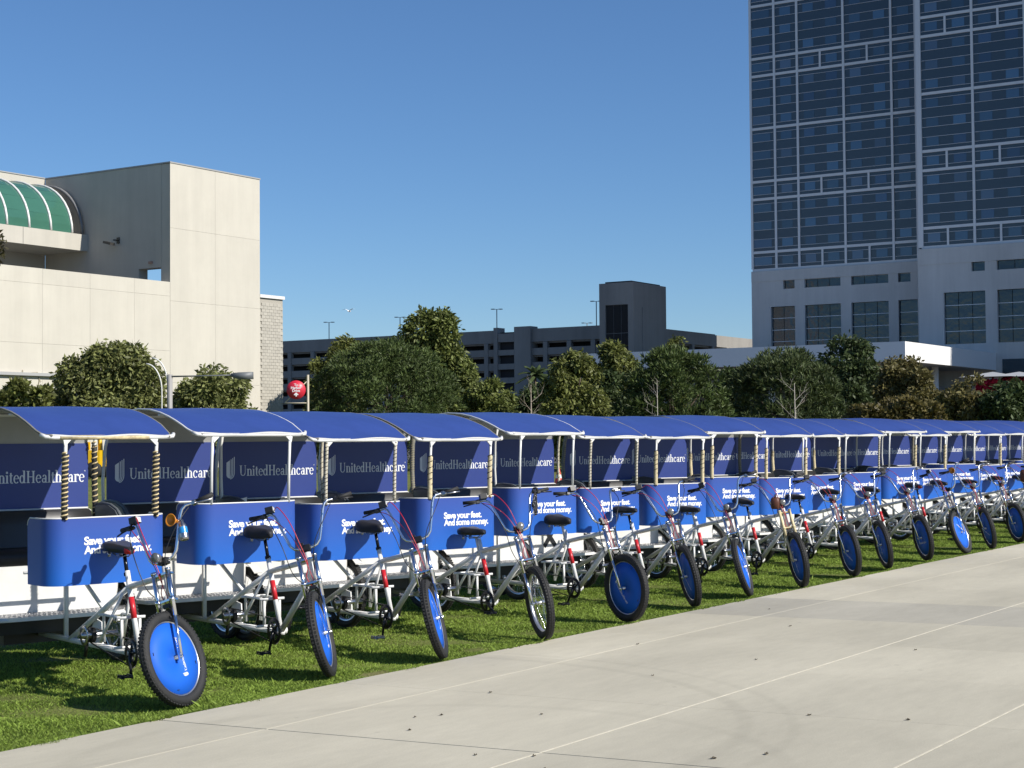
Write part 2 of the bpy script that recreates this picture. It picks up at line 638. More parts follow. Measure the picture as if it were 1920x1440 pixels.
def slab(x0, x1, y0, y1, g0, g1):
    """parallelogram slab, g0/g1 half widths of the joints along its two long sides"""
    e = 0.004
    q = [(x0 + SK * (EDGE - y0) + g0, y0 + e), (x1 + SK * (EDGE - y0) - g1, y0 + e), (x1 + SK * (EDGE - y1) - g1, y1 - e),
         (x0 + SK * (EDGE - y1) + g0, y1 - e)]
    vs = [(a, b, -0.03) for a, b in q] + [(a, b, -0.002) for a, b in q]
    c = [(q[i][0] * 0.994 + (sum(p[0] for p in q) / 4) * 0.006, q[i][1] * 0.994 + (sum(p[1] for p in q) / 4) * 0.006, 0.0) for i in range(4)]
    vs += c
    fs = []
    for i in range(4):
        j = (i + 1) % 4
        fs += [(i, j, 4 + j, 4 + i), (4 + i, 4 + j, 8 + j, 8 + i)]
    fs.append((8, 9, 10, 11))
    return vs, fs


for j in range(len(ysplit) - 1):
    y1, y0 = ysplit[j], ysplit[j + 1]
    for k in range(-5, 22):
        xa, xb = px0 + pitch * k, px0 + pitch * (k + 1)
        ga = 0.008 if k % 5 == 0 else 0.004
        gb = 0.008 if (k + 1) % 5 == 0 else 0.004
        vs, fs = slab(xa, xb, y0, y1, ga, gb)
        MB().add(vs, fs).build('paving_slab', CONCD if k in (4,) else CONC, pav)
    if 0 < j < 6:
        MB().bx(-2, 52, y1 - 0.0030, y1 + 0.0030, -0.028, -0.0012 if j == 1 else 0.0008).build('joint_sealant', SEALD if j == 1 else SEAL, pav)

# dead leaves and bits on the pavement
LEAFD = mat('dry_leaf', (0.09, 0.075, 0.05), 0.9)
rr = random.Random(5)
for (x, y, s) in ((7.6, 4.75, .03), (7.9, 5.0, .02), (7.75, 5.3, .018), (8.2, 6.1, .02), (8.6, 6.35, .016), (8.75, 6.25, .02), (9.7, 6.5, .018),
                  (9.95, 4.2, .022), (8.35, 4.1, .03), (8.62, 3.9, .026), (10.1, 3.6, .028), (12.2, 5.6, .02), (13.4, 4.7, .02), (11.0, 5.9, .02),
                  (12.6, 6.9, .02), (14.5, 6.3, .022), (9.1, 5.7, .015), (15.8, 7.1, .02)):
    mb = MB()
    s *= .62
    a = rr.random() * 6.28
    pts = [(math.cos(a + t) * s * (1.6 if i % 3 == 0 else 0.8), math.sin(a + t) * s * 0.9, 0.004 + 0.008 * (i % 2)) for i, t in
           enumerate([k * 2 * math.pi / 7 for k in range(7)])]
    mb.add(pts + [(0, 0, 0.002)], [(i, (i + 1) % 7, 7) for i in range(7)])
    o = mb.build('dry_leaf', LEAFD, loc=(x, y, 0.0005))
    tag(o, 'small dark dry leaf lying on the bare concrete pavement', 'leaf', 'dry leaves scattered on the pavement')

# ------------------------------------------------------------------ lettering
def sans(text, size, bold=0.0, space=0.92, lines=0.92):
    cu = bpy.data.curves.new('print', 'FONT')
    cu.body = text
    cu.size = size
    cu.offset = bold * size
    cu.space_character = space
    cu.space_line = lines
    cu.resolution_u = 3
    ob = bpy.data.objects.new('print', cu)
    COL.objects.link(ob)
    bpy.context.view_layer.update()
    me = bpy.data.meshes.new_from_object(ob.evaluated_get(bpy.context.evaluated_depsgraph_get()))
    bpy.data.objects.remove(ob)
    return [tuple(v.co) for v in me.vertices], [tuple(p.vertices) for p in me.polygons]


class Glyph:
    """serif letters drawn as flat ribbons; every ribbon gets its own hair of height"""
    def __init__(s):
        s.v, s.f, s.z = [], [], 0.0

    def quad(s, q):
        n = len(s.v)
        s.z += 0.0007
        s.v += [(x, y, s.z) for x, y in q]
        s.f.append((n, n + 1, n + 2, n + 3))

    def bar(s, x0, x1, y0, y1):
        s.quad([(x0, y0), (x1, y0), (x1, y1), (x0, y1)])

    def ribbon(s, pts, ws):
        n = len(s.v)
        s.z += 0.0007
        m = len(pts)
        for i in range(m):
            a = pts[max(i - 1, 0)]
            b = pts[min(i + 1, m - 1)]
            dx, dy = b[0] - a[0], b[1] - a[1]
            L = math.hypot(dx, dy) or 1
            w = ws(i / (m - 1)) / 2
            s.v += [(pts[i][0] - dy / L * w, pts[i][1] + dx / L * w, s.z), (pts[i][0] + dy / L * w, pts[i][1] - dx / L * w, s.z)]
        for i in range(m - 1):
            s.f.append((n + 2 * i, n + 2 * i + 1, n + 2 * i + 3, n + 2 * i + 2))

    def arc(s, cx, cy, rx, ry, a0, a1, wx, wy):
        """ribbon along an ellipse; wx stroke where it runs upright, wy where it runs level"""
        n = 16
        pts = [(cx + rx * math.cos(R(a0 + (a1 - a0) * i / n)), cy + ry * math.sin(R(a0 + (a1 - a0) * i / n))) for i in range(n + 1)]
        s.ribbon(pts, lambda t: wy + (wx - wy) * abs(math.cos(R(a0 + (a1 - a0) * t))))


def serif_text(word):
    g = Glyph()
    T, t, sf = 0.15, 0.045, 0.05          # thick stem, thin stroke, serif height
    X = 0.66
    x = 0.0

    def stem(cx, y0, y1, top=True, bot=True, w=T, ext=0.07, left_only=False):
        g.bar(cx - w / 2, cx + w / 2, y0, y1)
        if bot:
            g.bar(cx - w / 2 - ext, cx + w / 2 + ext, y0, y0 + sf)
        if top:
            g.bar(cx - w / 2 - ext, cx + (w / 2 + ext if not left_only else 0), y1 - sf, y1)

    for ch in word:
        if ch == 'U':
            stem(x + .17, .28, 1, bot=False)
            stem(x + .66, .28, 1, bot=False, w=.06)
            g.arc(x + .405, .29, .235, .26, 180, 360, .10, .06)
            x += .84
        elif ch == 'H':
            stem(x + .17, 0, 1)
            stem(x + .64, 0, 1)
            g.bar(x + .17, x + .64, .48, .54)
            x += .84
        elif ch in 'nh':
            stem(x + .14, 0, X if ch == 'n' else 1.04, left_only=True)
            stem(x + .47, 0, X - .18, top=False)
            g.arc(x + .31, X - .21, .165, .19, 0, 160, .12, .05)
            x += .64
        elif ch == 'i':
            stem(x + .14, 0, X, left_only=True)
            g.arc(x + .13, .88, .05, .05, 0, 360, .09, .09)
            x += .32
        elif ch == 'l':
            stem(x + .14, 0, 1.04, left_only=True)
            x += .31
        elif ch == 't':
            stem(x + .15, .14, .86, top=False, bot=False)
            g.bar(x + .02, x + .33, X - .06, X)
            g.arc(x + .24, .15, .10, .14, 180, 320, .12, .05)
            x += .37
        elif ch in 'ec':
            g.arc(x + .27, .33, .20, .32, 40 if ch == 'c' else 8, 318, .12, .055)
            if ch == 'e':
                g.bar(x + .10, x + .47, .345, .39)
            else:
                g.arc(x + .41, .53, .045, .045, 0, 360, .08, .08)
            x += .53
        elif ch == 'a':
            stem(x + .39, .10, .46, top=False, bot=False, w=.13)
            g.arc(x + .27, .45, .125, .19, 0, 165, .12, .05)
            g.arc(x + .22, .19, .13, .17, 20, 345, .11, .05)
            g.bar(x + .39, x + .54, .0, .05)
            g.bar(x + .33, x + .45, .0, .12)
            x += .56
        elif ch == 'd':
            g.arc(x + .24, .32, .17, .31, 20, 340, .13, .055)
            stem(x + .43, 0, 1.04, bot=False, left_only=True)
            g.bar(x + .43, x + .58, 0, sf)
            x += .62
        elif ch == 'r':
            stem(x + .14, 0, X, left_only=True)
            g.arc(x + .33, X - .17, .14, .15, 60, 150, .07, .07)
            g.arc(x + .40, X - .09, .05, .05, 0, 360, .08, .08)
            x += .46
        x += 0.0
    # registered mark
    g.arc(x + .03, .93, .045, .045, 0, 360, .018, .018)
    g.bar(x + .015, x + .03, .905, .955)
    return g, x


def shield(g, x0, y0, s):
    """the mark beside the name: a solid blade and three nested curved stripes, cut off on a slant at the top"""
    top = lambda x: y0 + s * (1.62 + 0.75 * (x - x0) / s)
    base = [(x0, y0 + .40 * s)] + [(x0 + (.34 - .34 * math.cos(R(a))) * s, y0 + (.40 - .36 * math.sin(R(a))) * s) for a in range(15, 91, 15)]
    n = len(g.v)
    g.z += .0007
    for bx_, by in base:
        g.v += [(bx_, by, g.z), (bx_, top(bx_), g.z)]
    for i in range(len(base) - 1):
        g.f.append((n + 2 * i, n + 2 * i + 2, n + 2 * i + 3, n + 2 * i + 1))
    for k in range(3):
        xk = x0 + (.46 + .155 * k) * s
        yb = y0 + (.44 - .0 * k) * s
        pts = [(xk, top(xk)), (xk, yb + .2 * s)]
        cx = x0 + .34 * s
        for a in range(0, 91, 10):
            pts.append((cx + (xk - cx) * math.cos(R(a)), yb + .2 * s - (.40 + .085 * k) * s * math.sin(R(a)) - .10 * s * math.sin(R(a))))
        g.ribbon(pts, lambda t: (.085 - .045 * max(0, t - .4)) * s)


# local x of the print runs to the reader's right; panels face +x, so reader's right = +y of the vehicle
def flat_to_panel(vs, scale, y0, z0, xp, zscale=0.0015):
    return [(xp + 0.0012 + v[2] * zscale / 0.02, y0 + v[0] * scale, z0 + v[1] * scale) for v in vs]


gW, wlen = serif_text('UnitedHealthcare')
gS = Glyph()
shield(gS, 0, 0, 1.0)

# ------------------------------------------------------------------ pedicab meshes (x forward, y to its left, z up; 0 = below the front axle)
ME = {}
BB = -0.72
BEND = (-0.89, 0, 0.745)


def make_pedicab_meshes():
    # --- frame
    m = MB()
    m.tube([(-0.315, 0, .925), (-0.232, 0, .71)], .026, 10)
    m.tube([(-0.29, 0, .865), (-0.62, 0, .80), BEND], .022, 8)
    m.tube([BEND, (-1.92, 0, .275)], .022, 8)
    m.tube([(-0.245, 0, .745), (BB + .02, 0, .30)], .025, 8)
    m.tube([(BB, 0, .29), (BEND[0] - .03, 0, .86)], .020, 10)
    m.tube([(BB + .03, 0, .275), (-2.86, 0, .275)], .026, 4)
    m.tube([(BB, -.045, .29), (BB, .045, .29)], .03, 10)
    m.tube([(-2.0, 0, .28), (-2.0, 0, .80)], .021, 4)
    m.tube([(-1.31, 0, .55), (-1.77, 0, .80)], .015, 4)
    m.tube([(-2.0, 0, .80), (-1.22, 0, .80)], .016, 4)
    for s in (-1, 1):
        m.tube([(-0.93, .03 * s, .70), (-1.18, .09 * s, .33)], .012, 6)
        m.tube([(-1.24, .30 * s, .80), (-2.0, .30 * s, .80)], .014, 4)
        m.tube([(-2.03, .50 * s, .44), (-2.86, .55 * s, .44)], .016, 4)
        m.tube([(-2.45, .50 * s, .29), (-2.45, .50 * s, .44)], .016, 4)
        m.tube([(-.86, .07 * s, .33), (-.86, .07 * s, .53), (-1.16, .07 * s, .53), (-1.16, .07 * s, .33)], .013, 4)
    for x, z in ((-.86, .53), (-1.16, .53), (-.92, .31)):
        m.tube([(x, -.11, z), (x, .11, z)], .013, 4)
    m.tube([(-2.0, -.34, .80), (-2.0, .34, .80)], .014, 4)
    for x in (-2.03, -2.86):
        m.tube([(x, -.50, .44), (x, .50, .44)], .016, 4)
    m.tube([(-2.45, -.58, .335), (-2.45, .58, .335)], .02, 8)
    ME['frame'] = m.mesh('frame', TUBE)
    sv = Vector((BEND[0] - .03 - BB, 0, .57))
    q0, q1 = Vector((BB, 0, .29)) + sv * (.235 / .57), Vector((BB, 0, .29)) + sv * (.385 / .57)
    ME['frame_band'] = MB().tube([q0, q1], .0215, 10).mesh('frame_band', RED)
    # pale block marks down the red band (illegible print)
    # --- drive
    m = MB()
    m.add([(-1.38, .02, .285), (-1.64, .02, .285), (-1.52, .02, .47), (-1.40, .02, .45), (-1.38, .03, .285), (-1.64, .03, .285), (-1.52, .03, .47), (-1.40, .03, .45)],
          [(0, 1, 2, 3), (7, 6, 5, 4), (0, 4, 5, 1), (1, 5, 6, 2), (2, 6, 7, 3), (3, 7, 4, 0)], 0)
    m.tube([(-1.40, -.14, .36), (-1.40, .14, .36)], .024, 10, 1)
    for y in (-.07, -.062, -.054, -.046):
        m.lathe([(.03, y), (.058, y), (.058, y + .004), (.03, y + .004)], (-1.40, 0, .36), 'y', 18, 2)
    m.lathe([(.05, -.12), (.075, -.12), (.075, -.116), (.05, -.116), (.05, -.12)], (-1.40, 0, .36), 'y', 20, 1)
    m.tube([(-1.40, -.09, .36), (-1.42, -.09, .27), (-1.44, -.09, .20)], .014, 6, 2)
    ME['drive_shaft'] = m.mesh('drive_shaft', [TUBE, STEEL, BLACK])
    m = MB()
    m.tube([(BB, -.062, .29 + .098), (-1.40, -.062, .418), (-1.458, -.062, .36), (-1.40, -.062, .302), (BB, -.062, .29 - .098), (BB + .098, -.062, .29)],
           .0055, 4, 0, closed=True)
    ME['chain'] = m.mesh('chain', mat('chain_oil', (0.05, 0.045, 0.04), 0.4, 0.6))
    # --- crankset, origin at the bottom bracket
    m = MB()
    m.lathe([(.072, -.066), (.101, -.066), (.101, -.060), (.072, -.060), (.072, -.066)], (0, 0, 0), 'y', 32)
    m.lathe([(.0, -.070), (.024, -.070), (.024, -.055), (0, -.055)], (0, 0, 0), 'y', 14)
    for k in range(5):
        a = k * 2 * math.pi / 5
        m.tube([(0, -.063, 0), (.075 * math.cos(a), -.063, .075 * math.sin(a))], .010, 4)
    for k in range(38):
        a = k * 2 * math.pi / 38
        m.box((.1045 * math.cos(a), -.063, .1045 * math.sin(a)), (.008, .004, .008), 0, Matrix.Rotation(-a, 3, 'Y'))
    ME['chainring'] = m.mesh('chainring', mat('chainring_black', (0.015, 0.015, 0.016), 0.35, 0.3))
    for s, n in ((-1, 'near'), (1, 'far')):
        m = MB()
        d = -s
        m.tube([(0, .072 * s, 0), (.06 * d, .085 * s, 0), (.17 * d, .100 * s, 0)], [.014, .012, .011], 6)
        ME['crank_' + n] = m.mesh('crank_arm', mat('crank_black', (0.02, 0.02, 0.022), 0.3, 0.4))
        # the pedal hangs level: origin at its spindle
    m = MB()
    m.tube([(0, -.005, 0), (0, .085, 0)], .009, 6)
    for y in (.012, .082):
        m.tube([(-.045, y, .012), (.045, y, .012), (.05, y, -.006), (-.05, y, -.006)], .006, 4, closed=True)
    for x in (-.048, .048):
        m.tube([(x, .012, .003), (x, .082, .003)], .008, 4)
    ME['pedal'] = m.mesh('pedal', BLACK)
    ME['pedal_steel'] = m.mesh('pedal', STEEL)
    ME['reflector'] = MB().box((.056, .047, 0), (.005, .045, .014)).mesh('reflector', ORANGE)

    # --- saddle
    def saddle(fat, th=1.0):
        m = MB()
        red = MB()
        secs = [(-.150, .055, .040, .0), (-.140, .105, .052, .006), (-.105, .118 * fat, .060, .01), (-.06, .110 * fat, .058, .006), (-.01, .080 * fat, .052, .0),
                (.04, .050 * fat, .048, -.002), (.09, .036, .044, -.002), (.125, .028, .036, -.004), (.14, .012, .02, -.010)]
        rows = []
        for x, w, h, dz in secs:
            row = []
            h *= th
            for k in range(17):
                a = 2 * math.pi * k / 16
                ca, sa = math.cos(a), math.sin(a)
                y = w * (abs(ca) ** .75) * (1 if ca > 0 else -1)
                z = dz + (h * .55 * (abs(sa) ** .8) if sa > 0 else -h * .55 * (abs(sa) ** .6))
                if sa > 0:
                    z -= .010 * math.exp(-(y / .022) ** 2)
                row.append((x, y, z))
            rows.append(row)
        m.grid(rows)
        m.add(rows[0], [tuple(range(16))])
        m.add(rows[-1], [tuple(range(15, -1, -1))])
        red.grid([[(x + (.004 if i == 2 else 0), y * 1.07, z * 1.04 - .0005) for x, y, z in rw[7:17] + rw[:2]] for i, rw in enumerate(rows[-3:])])
        m.red = red
        return m
    ME['saddle'] = saddle(1.0, 1.3).mesh('saddle', VINYL)
    ME['saddle_wide'] = saddle(1.08, 1.75).mesh('saddle', mat('saddle_gel_cover', (0.013, 0.013, 0.018), 0.6, bump=0.4, bscale=22))
    m = MB()
    for s in (-1, 1):
        m.tube([(-.12, .03 * s, -.03), (-.06, .022 * s, -.055), (.05, .02 * s, -.055), (.10, .012 * s, -.03)], .005, 5)
        m.tube([(-.125, .045 * s, -.035), (-.122, .045 * s, -.07)], .014, 7)
    m.box((-.02, 0, -.055), (.04, .05, .02))
    ME['saddle_rail'] = m.mesh('saddle_rail', STEEL)
    ME['saddle_patch'] = saddle(1.0, 1.3).red.mesh('saddle_patch', mat('red_patch', (0.55, 0.012, 0.014), 0.4))
    ME['seat_post'] = MB().tube([(BEND[0] - .03, 0, .85), (-.968, 0, 1.0)], .0145, 9).tube([(-.918, 0, .845), (-.924, 0, .868)], .024, 8).mesh(
        'seat_post', mat('black_anodised', (0.012, 0.012, 0.014), 0.2, 0.5))
    ME['seat_post_white'] = MB().tube([(BEND[0] - .03, 0, .85), (-.968, 0, 1.0)], .0155, 9).tube([(-.918, 0, .845), (-.924, 0, .868)], .022, 8).mesh(
        'seat_post', TUBE)

    # --- steering parts, origin on the steering axis at axle height, z along the axis
    AX = .082
    m = MB()
    for s in (-1, 1):
        m.tube([(AX - .012, .062 * s, .0), (AX - .02, .062 * s, .33)], .0135, 9)
        m.tube([(AX - .02, .062 * s, .29), (AX - .026, .062 * s, .62)], .0175, 9)
        m.tube([(AX - .026, .062 * s, .612), (AX - .026, .062 * s, .630)], .021, 9)
        m.tube([(AX - .022, .062 * s, .395), (AX - .022, .062 * s, .425)], .0215, 9)
        m.box((AX, .062 * s, -.004), (.024, .012, .034))
    for z in (.41, .60):
        m.box((AX * .4, 0, z), (.06, .13, .014))
    m.tube([(0, 0, .38), (0, 0, .72)], .014, 8)
    m.tube([(AX, -.085, 0), (AX, .085, 0)], .008, 6)
    ME['fork'] = m.mesh('fork', CHROME)
    ME['fork_cream'] = m.mesh('fork', CREAM)
    m = MB()
    m.box((AX * .6, 0, .372), (.03, .05, .03))
    for s in (-1, 1):
        m.tube([(AX - .01, .045 * s, .30), (AX - .015, .052 * s, .33), (AX - .01, .03 * s, .365)], .007, 5)
        m.box((AX - .005, .042 * s, .283), (.045, .011, .012))
    ME['brake'] = m.mesh('brake_caliper', BLACK)
    # handlebar: U bend rising from the clamp and swept back at the grips
    ZC = .70
    half = [(0.0, .0, ZC), (0.0, .055, ZC), (.0, .09, ZC + .012), (-.002, .118, ZC + .045), (-.010, .150, ZC + .15), (-.022, .185, ZC + .280), (-.030, .203, ZC + .322), (-.045, .228, ZC + .345),
            (-.07, .265, ZC + .350), (-.085, .29, ZC + .350)]
    m = MB()
    for s in (-1, 1):
        m.tube([(x, y * s, z) for x, y, z in half], .0115, 8)
    ME['handlebar'] = m.mesh('handlebar', CHROME)
    m = MB()
    m.box((0, 0, ZC), (.05, .07, .045))
    m.tube([(-.005, 0, .60), (0, 0, ZC)], .019, 8)
    m.box((0, -.028, ZC + .03), (.04, .025, .03))
    ME['stem'] = m.mesh('stem', BLACK)
    for s, n in ((-1, 'right'), (1, 'left')):
        g0, g1 = Vector((-.08, .285 * s, ZC + .352)), Vector((-.128, .415 * s, ZC + .375))
        m = MB().tube([g0, g1], .0165, 9)
        ME['grip_' + n] = m.mesh('grip', GRIP)
        m = MB()
        d = (g1 - g0).normalized()
        m.tube([g0 - d * .015, g0 + d * .012], .021, 8)
        m.box(g0 + Vector((.022, .012 * s, -.012)), (.035, .03, .022))
        m.tube([g0 + Vector((.03, .015 * s, -.015)), g0 + d * .06 + Vector((.048, .01 * s, -.03)), g0 + d * .145 + Vector((.045, .01 * s, -.045))], [.008, .007, .006], 6)
        ME['lever_' + n] = m.mesh('brake_lever', BLACK)
        ME['lever_steel_' + n] = m.mesh('brake_lever', STEEL)
    m = MB()
    m.box((-.06, -.235, ZC + .385), (.060, .062, .046), 0)
    m.box((-.06, -.203, ZC + .385), (.052, .004, .038), 1)
    ME['display_box'] = m.mesh('display_box', [BLACK, mat('pale_plastic', (.55, .56, .56), .4)])
    m = MB()
    m.tube(smooth([(-.05, -.20, ZC + .37), (.03, -.15, ZC + .365), (.09, -.075, ZC + .22), (.085, -.03, ZC + .04), (.06, .0, .56), (.05, -.03, .47), (.05, -.01, .40), (.05, .02, .36)]), .0036, 5)
    m.tube(smooth([(-.04, -.26, ZC + .32), (.03, -.19, ZC + .26), (.07, -.09, ZC + .12), (.07, -.02, .62), (.05, .02, .42)]), .0030, 5)
    ME['cable_red'] = m.mesh('brake_cable', REDC)
    m = MB()
    m.tube(smooth([(-.05, -.27, ZC + .33), (.05, -.22, ZC + .22), (.10, -.16, ZC + .02), (.06, -.13, .52), (-.02, -.07, .42), (-.08, -.02, .34)]), .0036, 5)
    m.tube(smooth([(-.06, .26, ZC + .34), (.06, .21, ZC + .20), (.10, .10, ZC + .02), (.07, .05, .55), (.05, .03, .38)]), .0034, 5)
    ME['cable_black'] = m.mesh('brake_cable', BLACK)
    m = MB()
    m.lathe([(.0, -.03), (.018, -.028), (.030, -.005), (.034, .02), (.034, .032), (.030, .034)], (.065, 0, ZC + .02), 'x', 16, 0)
    m.lathe([(.030, .034), (.015, .040), (0, .042)], (.065, 0, ZC + .02), 'x', 16, 1)
    m.tube([(.03, 0, ZC), (.06, 0, ZC)], .01, 6, 0)
    ME['headlight'] = m.mesh('headlight', [mat('lamp_shell', (.42, .42, .43), .38, .9), GLASSL])
    m = MB()
    m.lathe([(.006, -.06), (.014, -.02), (.018, 0), (.04, .035), (.046, .045), (.040, .046), (.012, .01), (0, .0)], (0.03, .17, ZC + .24), 'x', 18)
    ME['horn'] = m.mesh('horn', ORANGE)
    m = MB()
    m.lathe([(0, 0), (.030, 0), (.032, .015), (.032, .045)], (-.02, .19, ZC + .10), 'z', 16, 0)
    m.lathe([(.032, .045), (.0325, .05), (.0325, .085), (.032, .09)], (-.02, .19, ZC + .10), 'z', 16, 1)
    m.lathe([(.032, .09), (.028, .11), (.015, .125), (.015, .145), (0, .145)], (-.02, .19, ZC + .10), 'z', 16, 0)
    ME['bottle'] = m.mesh('water_bottle', [STEEL, mat('bottle_blue', (.02, .22, .55), .25)])

    # --- wheels, axle along y, origin at the hub
    def tyre(Rm, rr_, sx=1.0):
        m = MB()
        prof = [(Rm + rr_ * math.cos(a) * 1.0, rr_ * sx * math.sin(a)) for a in [2 * math.pi * k / 12 for k in range(13)]]
        m.lathe(prof, (0, 0, 0), 'y', 48)
        for k in range(72):                       # tread blocks
            a = 2 * math.pi * k / 72
            for y, o_ in ((-.018, 0), (.018, .5)):
                a2 = a + o_ * 2 * math.pi / 72
                rr2 = Rm + rr_ * .868
                m.box((rr2 * math.cos(a2), y * sx, rr2 * math.sin(a2)), (.008, .015, .016), 0, Matrix.Rotation(-a2, 3, 'Y'))
        return m
    ME['tyre'] = tyre(.293, .038).mesh('front_wheel', RUBBER)
    ME['rear_tyre'] = tyre(.298, .033).mesh('rear_wheel', RUBBER)
    m = MB()
    m.lathe([(.268, -.016), (.252, -.013), (.250, 0), (.252, .013), (.268, .016)], (0, 0, 0), 'y', 48)
    m.lathe([(0, -.05), (.014, -.05), (.014, .05), (0, .05)], (0, 0, 0), 'y', 10)
    ME['rim'] = m.mesh('rim', mat('alloy_rim', (.72, .72, .72), .3, .9))
    m = MB()
    for k in range(32):
        a = 2 * math.pi * k / 32
        s = 1 if k % 2 else -1
        a2 = a + (.35 if (k // 2) % 2 else -.35)
        m.tube([(.02 * math.cos(a2), .032 * s, .02 * math.sin(a2)), (.252 * math.cos(a), 0, .252 * math.sin(a))], .0013, 3, caps=False)
    m.lathe([(0, -.034), (.026, -.034), (.026, -.029), (.012, -.026), (.012, .026), (.026, .029), (.026, .034), (0, .034)], (0, 0, 0), 'y', 14)
    ME['spokes'] = m.mesh('spokes', CHROME)
    m = MB()
    for s in (-1, 1):
        m.lathe([(.249, .010 * s), (.249, .0135 * s), (.14, .017 * s), (.02, .022 * s), (.02, .018 * s)], (0, 0, 0), 'y', 48)
    ME['disc'] = m.mesh('wheel_disc', DISCB)
    m = MB()
    for k in range(4):
        a = R(20 + 90 * k)
        for s in (-1, 1):
            m.box((.222 * math.cos(a), (.0155) * s, .222 * math.sin(a)), (.006, .003, .022), 0, Matrix.Rotation(-a + .2, 3, 'Y'))
    ME['disc_tie'] = m.mesh('disc_tie', BLACK)
    # lettering on both faces, along a chord
    m = MB()
    sc = .0275
    for s in (-1, 1):
        vs = []
        for gl, ox in ((gS, -1.9), (gW, -.7)):
            k2 = 1.0
            pts = [((v[0] + ox) * sc - .085, (v[1] - .4) * sc + .0) for v in gl.v]
            n = []
            for (a, b_) in pts:
                px, pz = (a, b_ - .075)
                rad = math.hypot(px, pz)
                yy = .022 - (rad - .02) / (.14 - .02) * .005 if rad < .14 else .017 - (rad - .14) / (.249 - .14) * .0035
                n.append((px * (1 if s < 0 else -1), (yy + .0012) * s, pz))
            m.add(n, gl.f)
    ME['disc_print'] = m.mesh('wheel_lettering', PRINT)

    # --- cabin
    def panel_path():
        w, r, xf = .48, .15, -1.19
        half_ = [(xf - .375, -w, .055), (xf - .36, -w, .02), (xf - .33, -w, 0)]
        half_ += [(xf - r + r * math.cos(R(a)), -w + r - r * math.sin(R(a)), 0) for a in range(90, -1, -10)]
        half_ += [(xf, -.20, 0), (xf, -.10, 0), (xf, 0, 0)]
        return half_ + [(x, -y, d) for x, y, d in reversed(half_[:-1])]
    path3 = panel_path()
    path = [(x, y) for x, y, d in path3]
    m = MB()
    zb, zt = .755, 1.243
    rows_o = [[(x, y, z) for x, y, d in path3] if z == zb else [(x, y, z - d) for x, y, d in path3] for z in (zb, zt)]
    ins = [(x - .007 * (abs(y) < .40), y * .986, d) for x, y, d in path3]
    rows_i = [[(x, y, zt - d) for x, y, d in ins], [(x, y, zb) for x, y, d in ins]]
    m.grid(rows_o, 0)
    m.grid(rows_i, 1)
    m.grid([rows_i[1], rows_o[0]], 1, False)
    m.grid([rows_o[1], rows_i[0]], 1, False)
    ME['front_panel'] = m.mesh('front_panel', [FRONTB, WHITE])
    m = MB()
    m.tube([(x - .003, y * .993, zt + .001 - d) for x, y, d in path3], .0065, 5)
    ME['panel_trim'] = m.mesh('panel_trim', WHITE)
    # slogan
    m = MB()
    for txt, z, wd in (('Save your feet.', 1.047, .455), ('And some money.', .981, .535)):
        vs, fs = sans(txt, .080, .034, .90)
        xs_ = [v[0] for v in vs]
        k = wd / (max(xs_) - min(xs_))
        m.add([(-1.19 + .0018, -.205 + (a - min(xs_)) * k, z + b * 1.02) for a, b, c in vs], fs)
    ME['slogan'] = m.mesh('slogan_lettering', PRINT)
    # back panel
    m = MB()
    m.box((-2.79, 0, 1.52), (.012, 1.06, .53), 0)
    ME['back_panel'] = m.mesh('back_panel', PANELB)
    m = MB()
    m.tube([(-2.784, -.53, 1.252), (-2.784, .53, 1.252)], .006, 4)
    ME['back_trim'] = m.mesh('panel_trim', WHITE)
    cap = .098
    sx = .815 / wlen
    m = MB()
    m.add([(-2.784 + .0012 + v[2] * .05, -.318 + v[0] * sx, 1.465 + v[1] * cap) for v in gW.v], gW.f)
    ME['name'] = m.mesh('name_lettering', PRINTL)
    m = MB()
    m.add([(-2.784 + .0012 + v[2] * .05, -.455 + v[0] * .108, 1.44 + v[1] * .093) for v in gS.v], gS.f)
    ME['mark'] = m.mesh('shield_mark', PRINTL)
    # roof skin
    prof = [(-1.155, 1.806), (-1.19, 1.811), (-1.25, 1.825), (-1.33, 1.855), (-1.41, 1.890), (-1.51, 1.928), (-1.64, 1.968), (-1.79, 2.006), (-1.96, 2.037), (-2.17, 2.056),
            (-2.36, 2.052), (-2.51, 2.028), (-2.63, 1.98), (-2.72, 1.915), (-2.78, 1.84), (-2.805, 1.765)]
    hw = [.46, .485, .505, .515] + [.52] * 12
    up_, dn = [], []
    for i, ((x, z), w) in enumerate(zip(prof, hw)):
        ru, rd = [], []
        pa, pb = prof[max(i - 1, 0)], prof[min(i + 1, len(prof) - 1)]
        nL = math.hypot(pb[0] - pa[0], pb[1] - pa[1])
        nx_, nz_ = (pb[1] - pa[1]) / nL, -(pb[0] - pa[0]) / nL
        for k in range(15):
            t = -1 + 2 * k / 14
            sag = .008 * math.sin(t * 4.2 + i * .8) * (1 if i in (0, 1) else .35) - .003 * (t * t) * (i > 4)
            ru.append((x + nx_ * .006, t * w, z + sag + nz_ * .006))
            rd.append((x - nx_ * .006, t * w * .992, z + sag - nz_ * .006))
        up_.append(ru)
        dn.append(rd)
    m = MB()
    m.grid(up_, 0)
    m.grid([list(reversed(r_)) for r_ in dn], 1)
    m.grid([dn[0], up_[0]], 2, False)
    m.grid([up_[-1], dn[-1]], 2, False)
    for k in (0, -1):
        m.grid([[r_[k] for r_ in up_], [r_[k] for r_ in dn]], 2, False)
    ME['roof'] = m.mesh('roof', [ROOFB, LINER, WHITE])
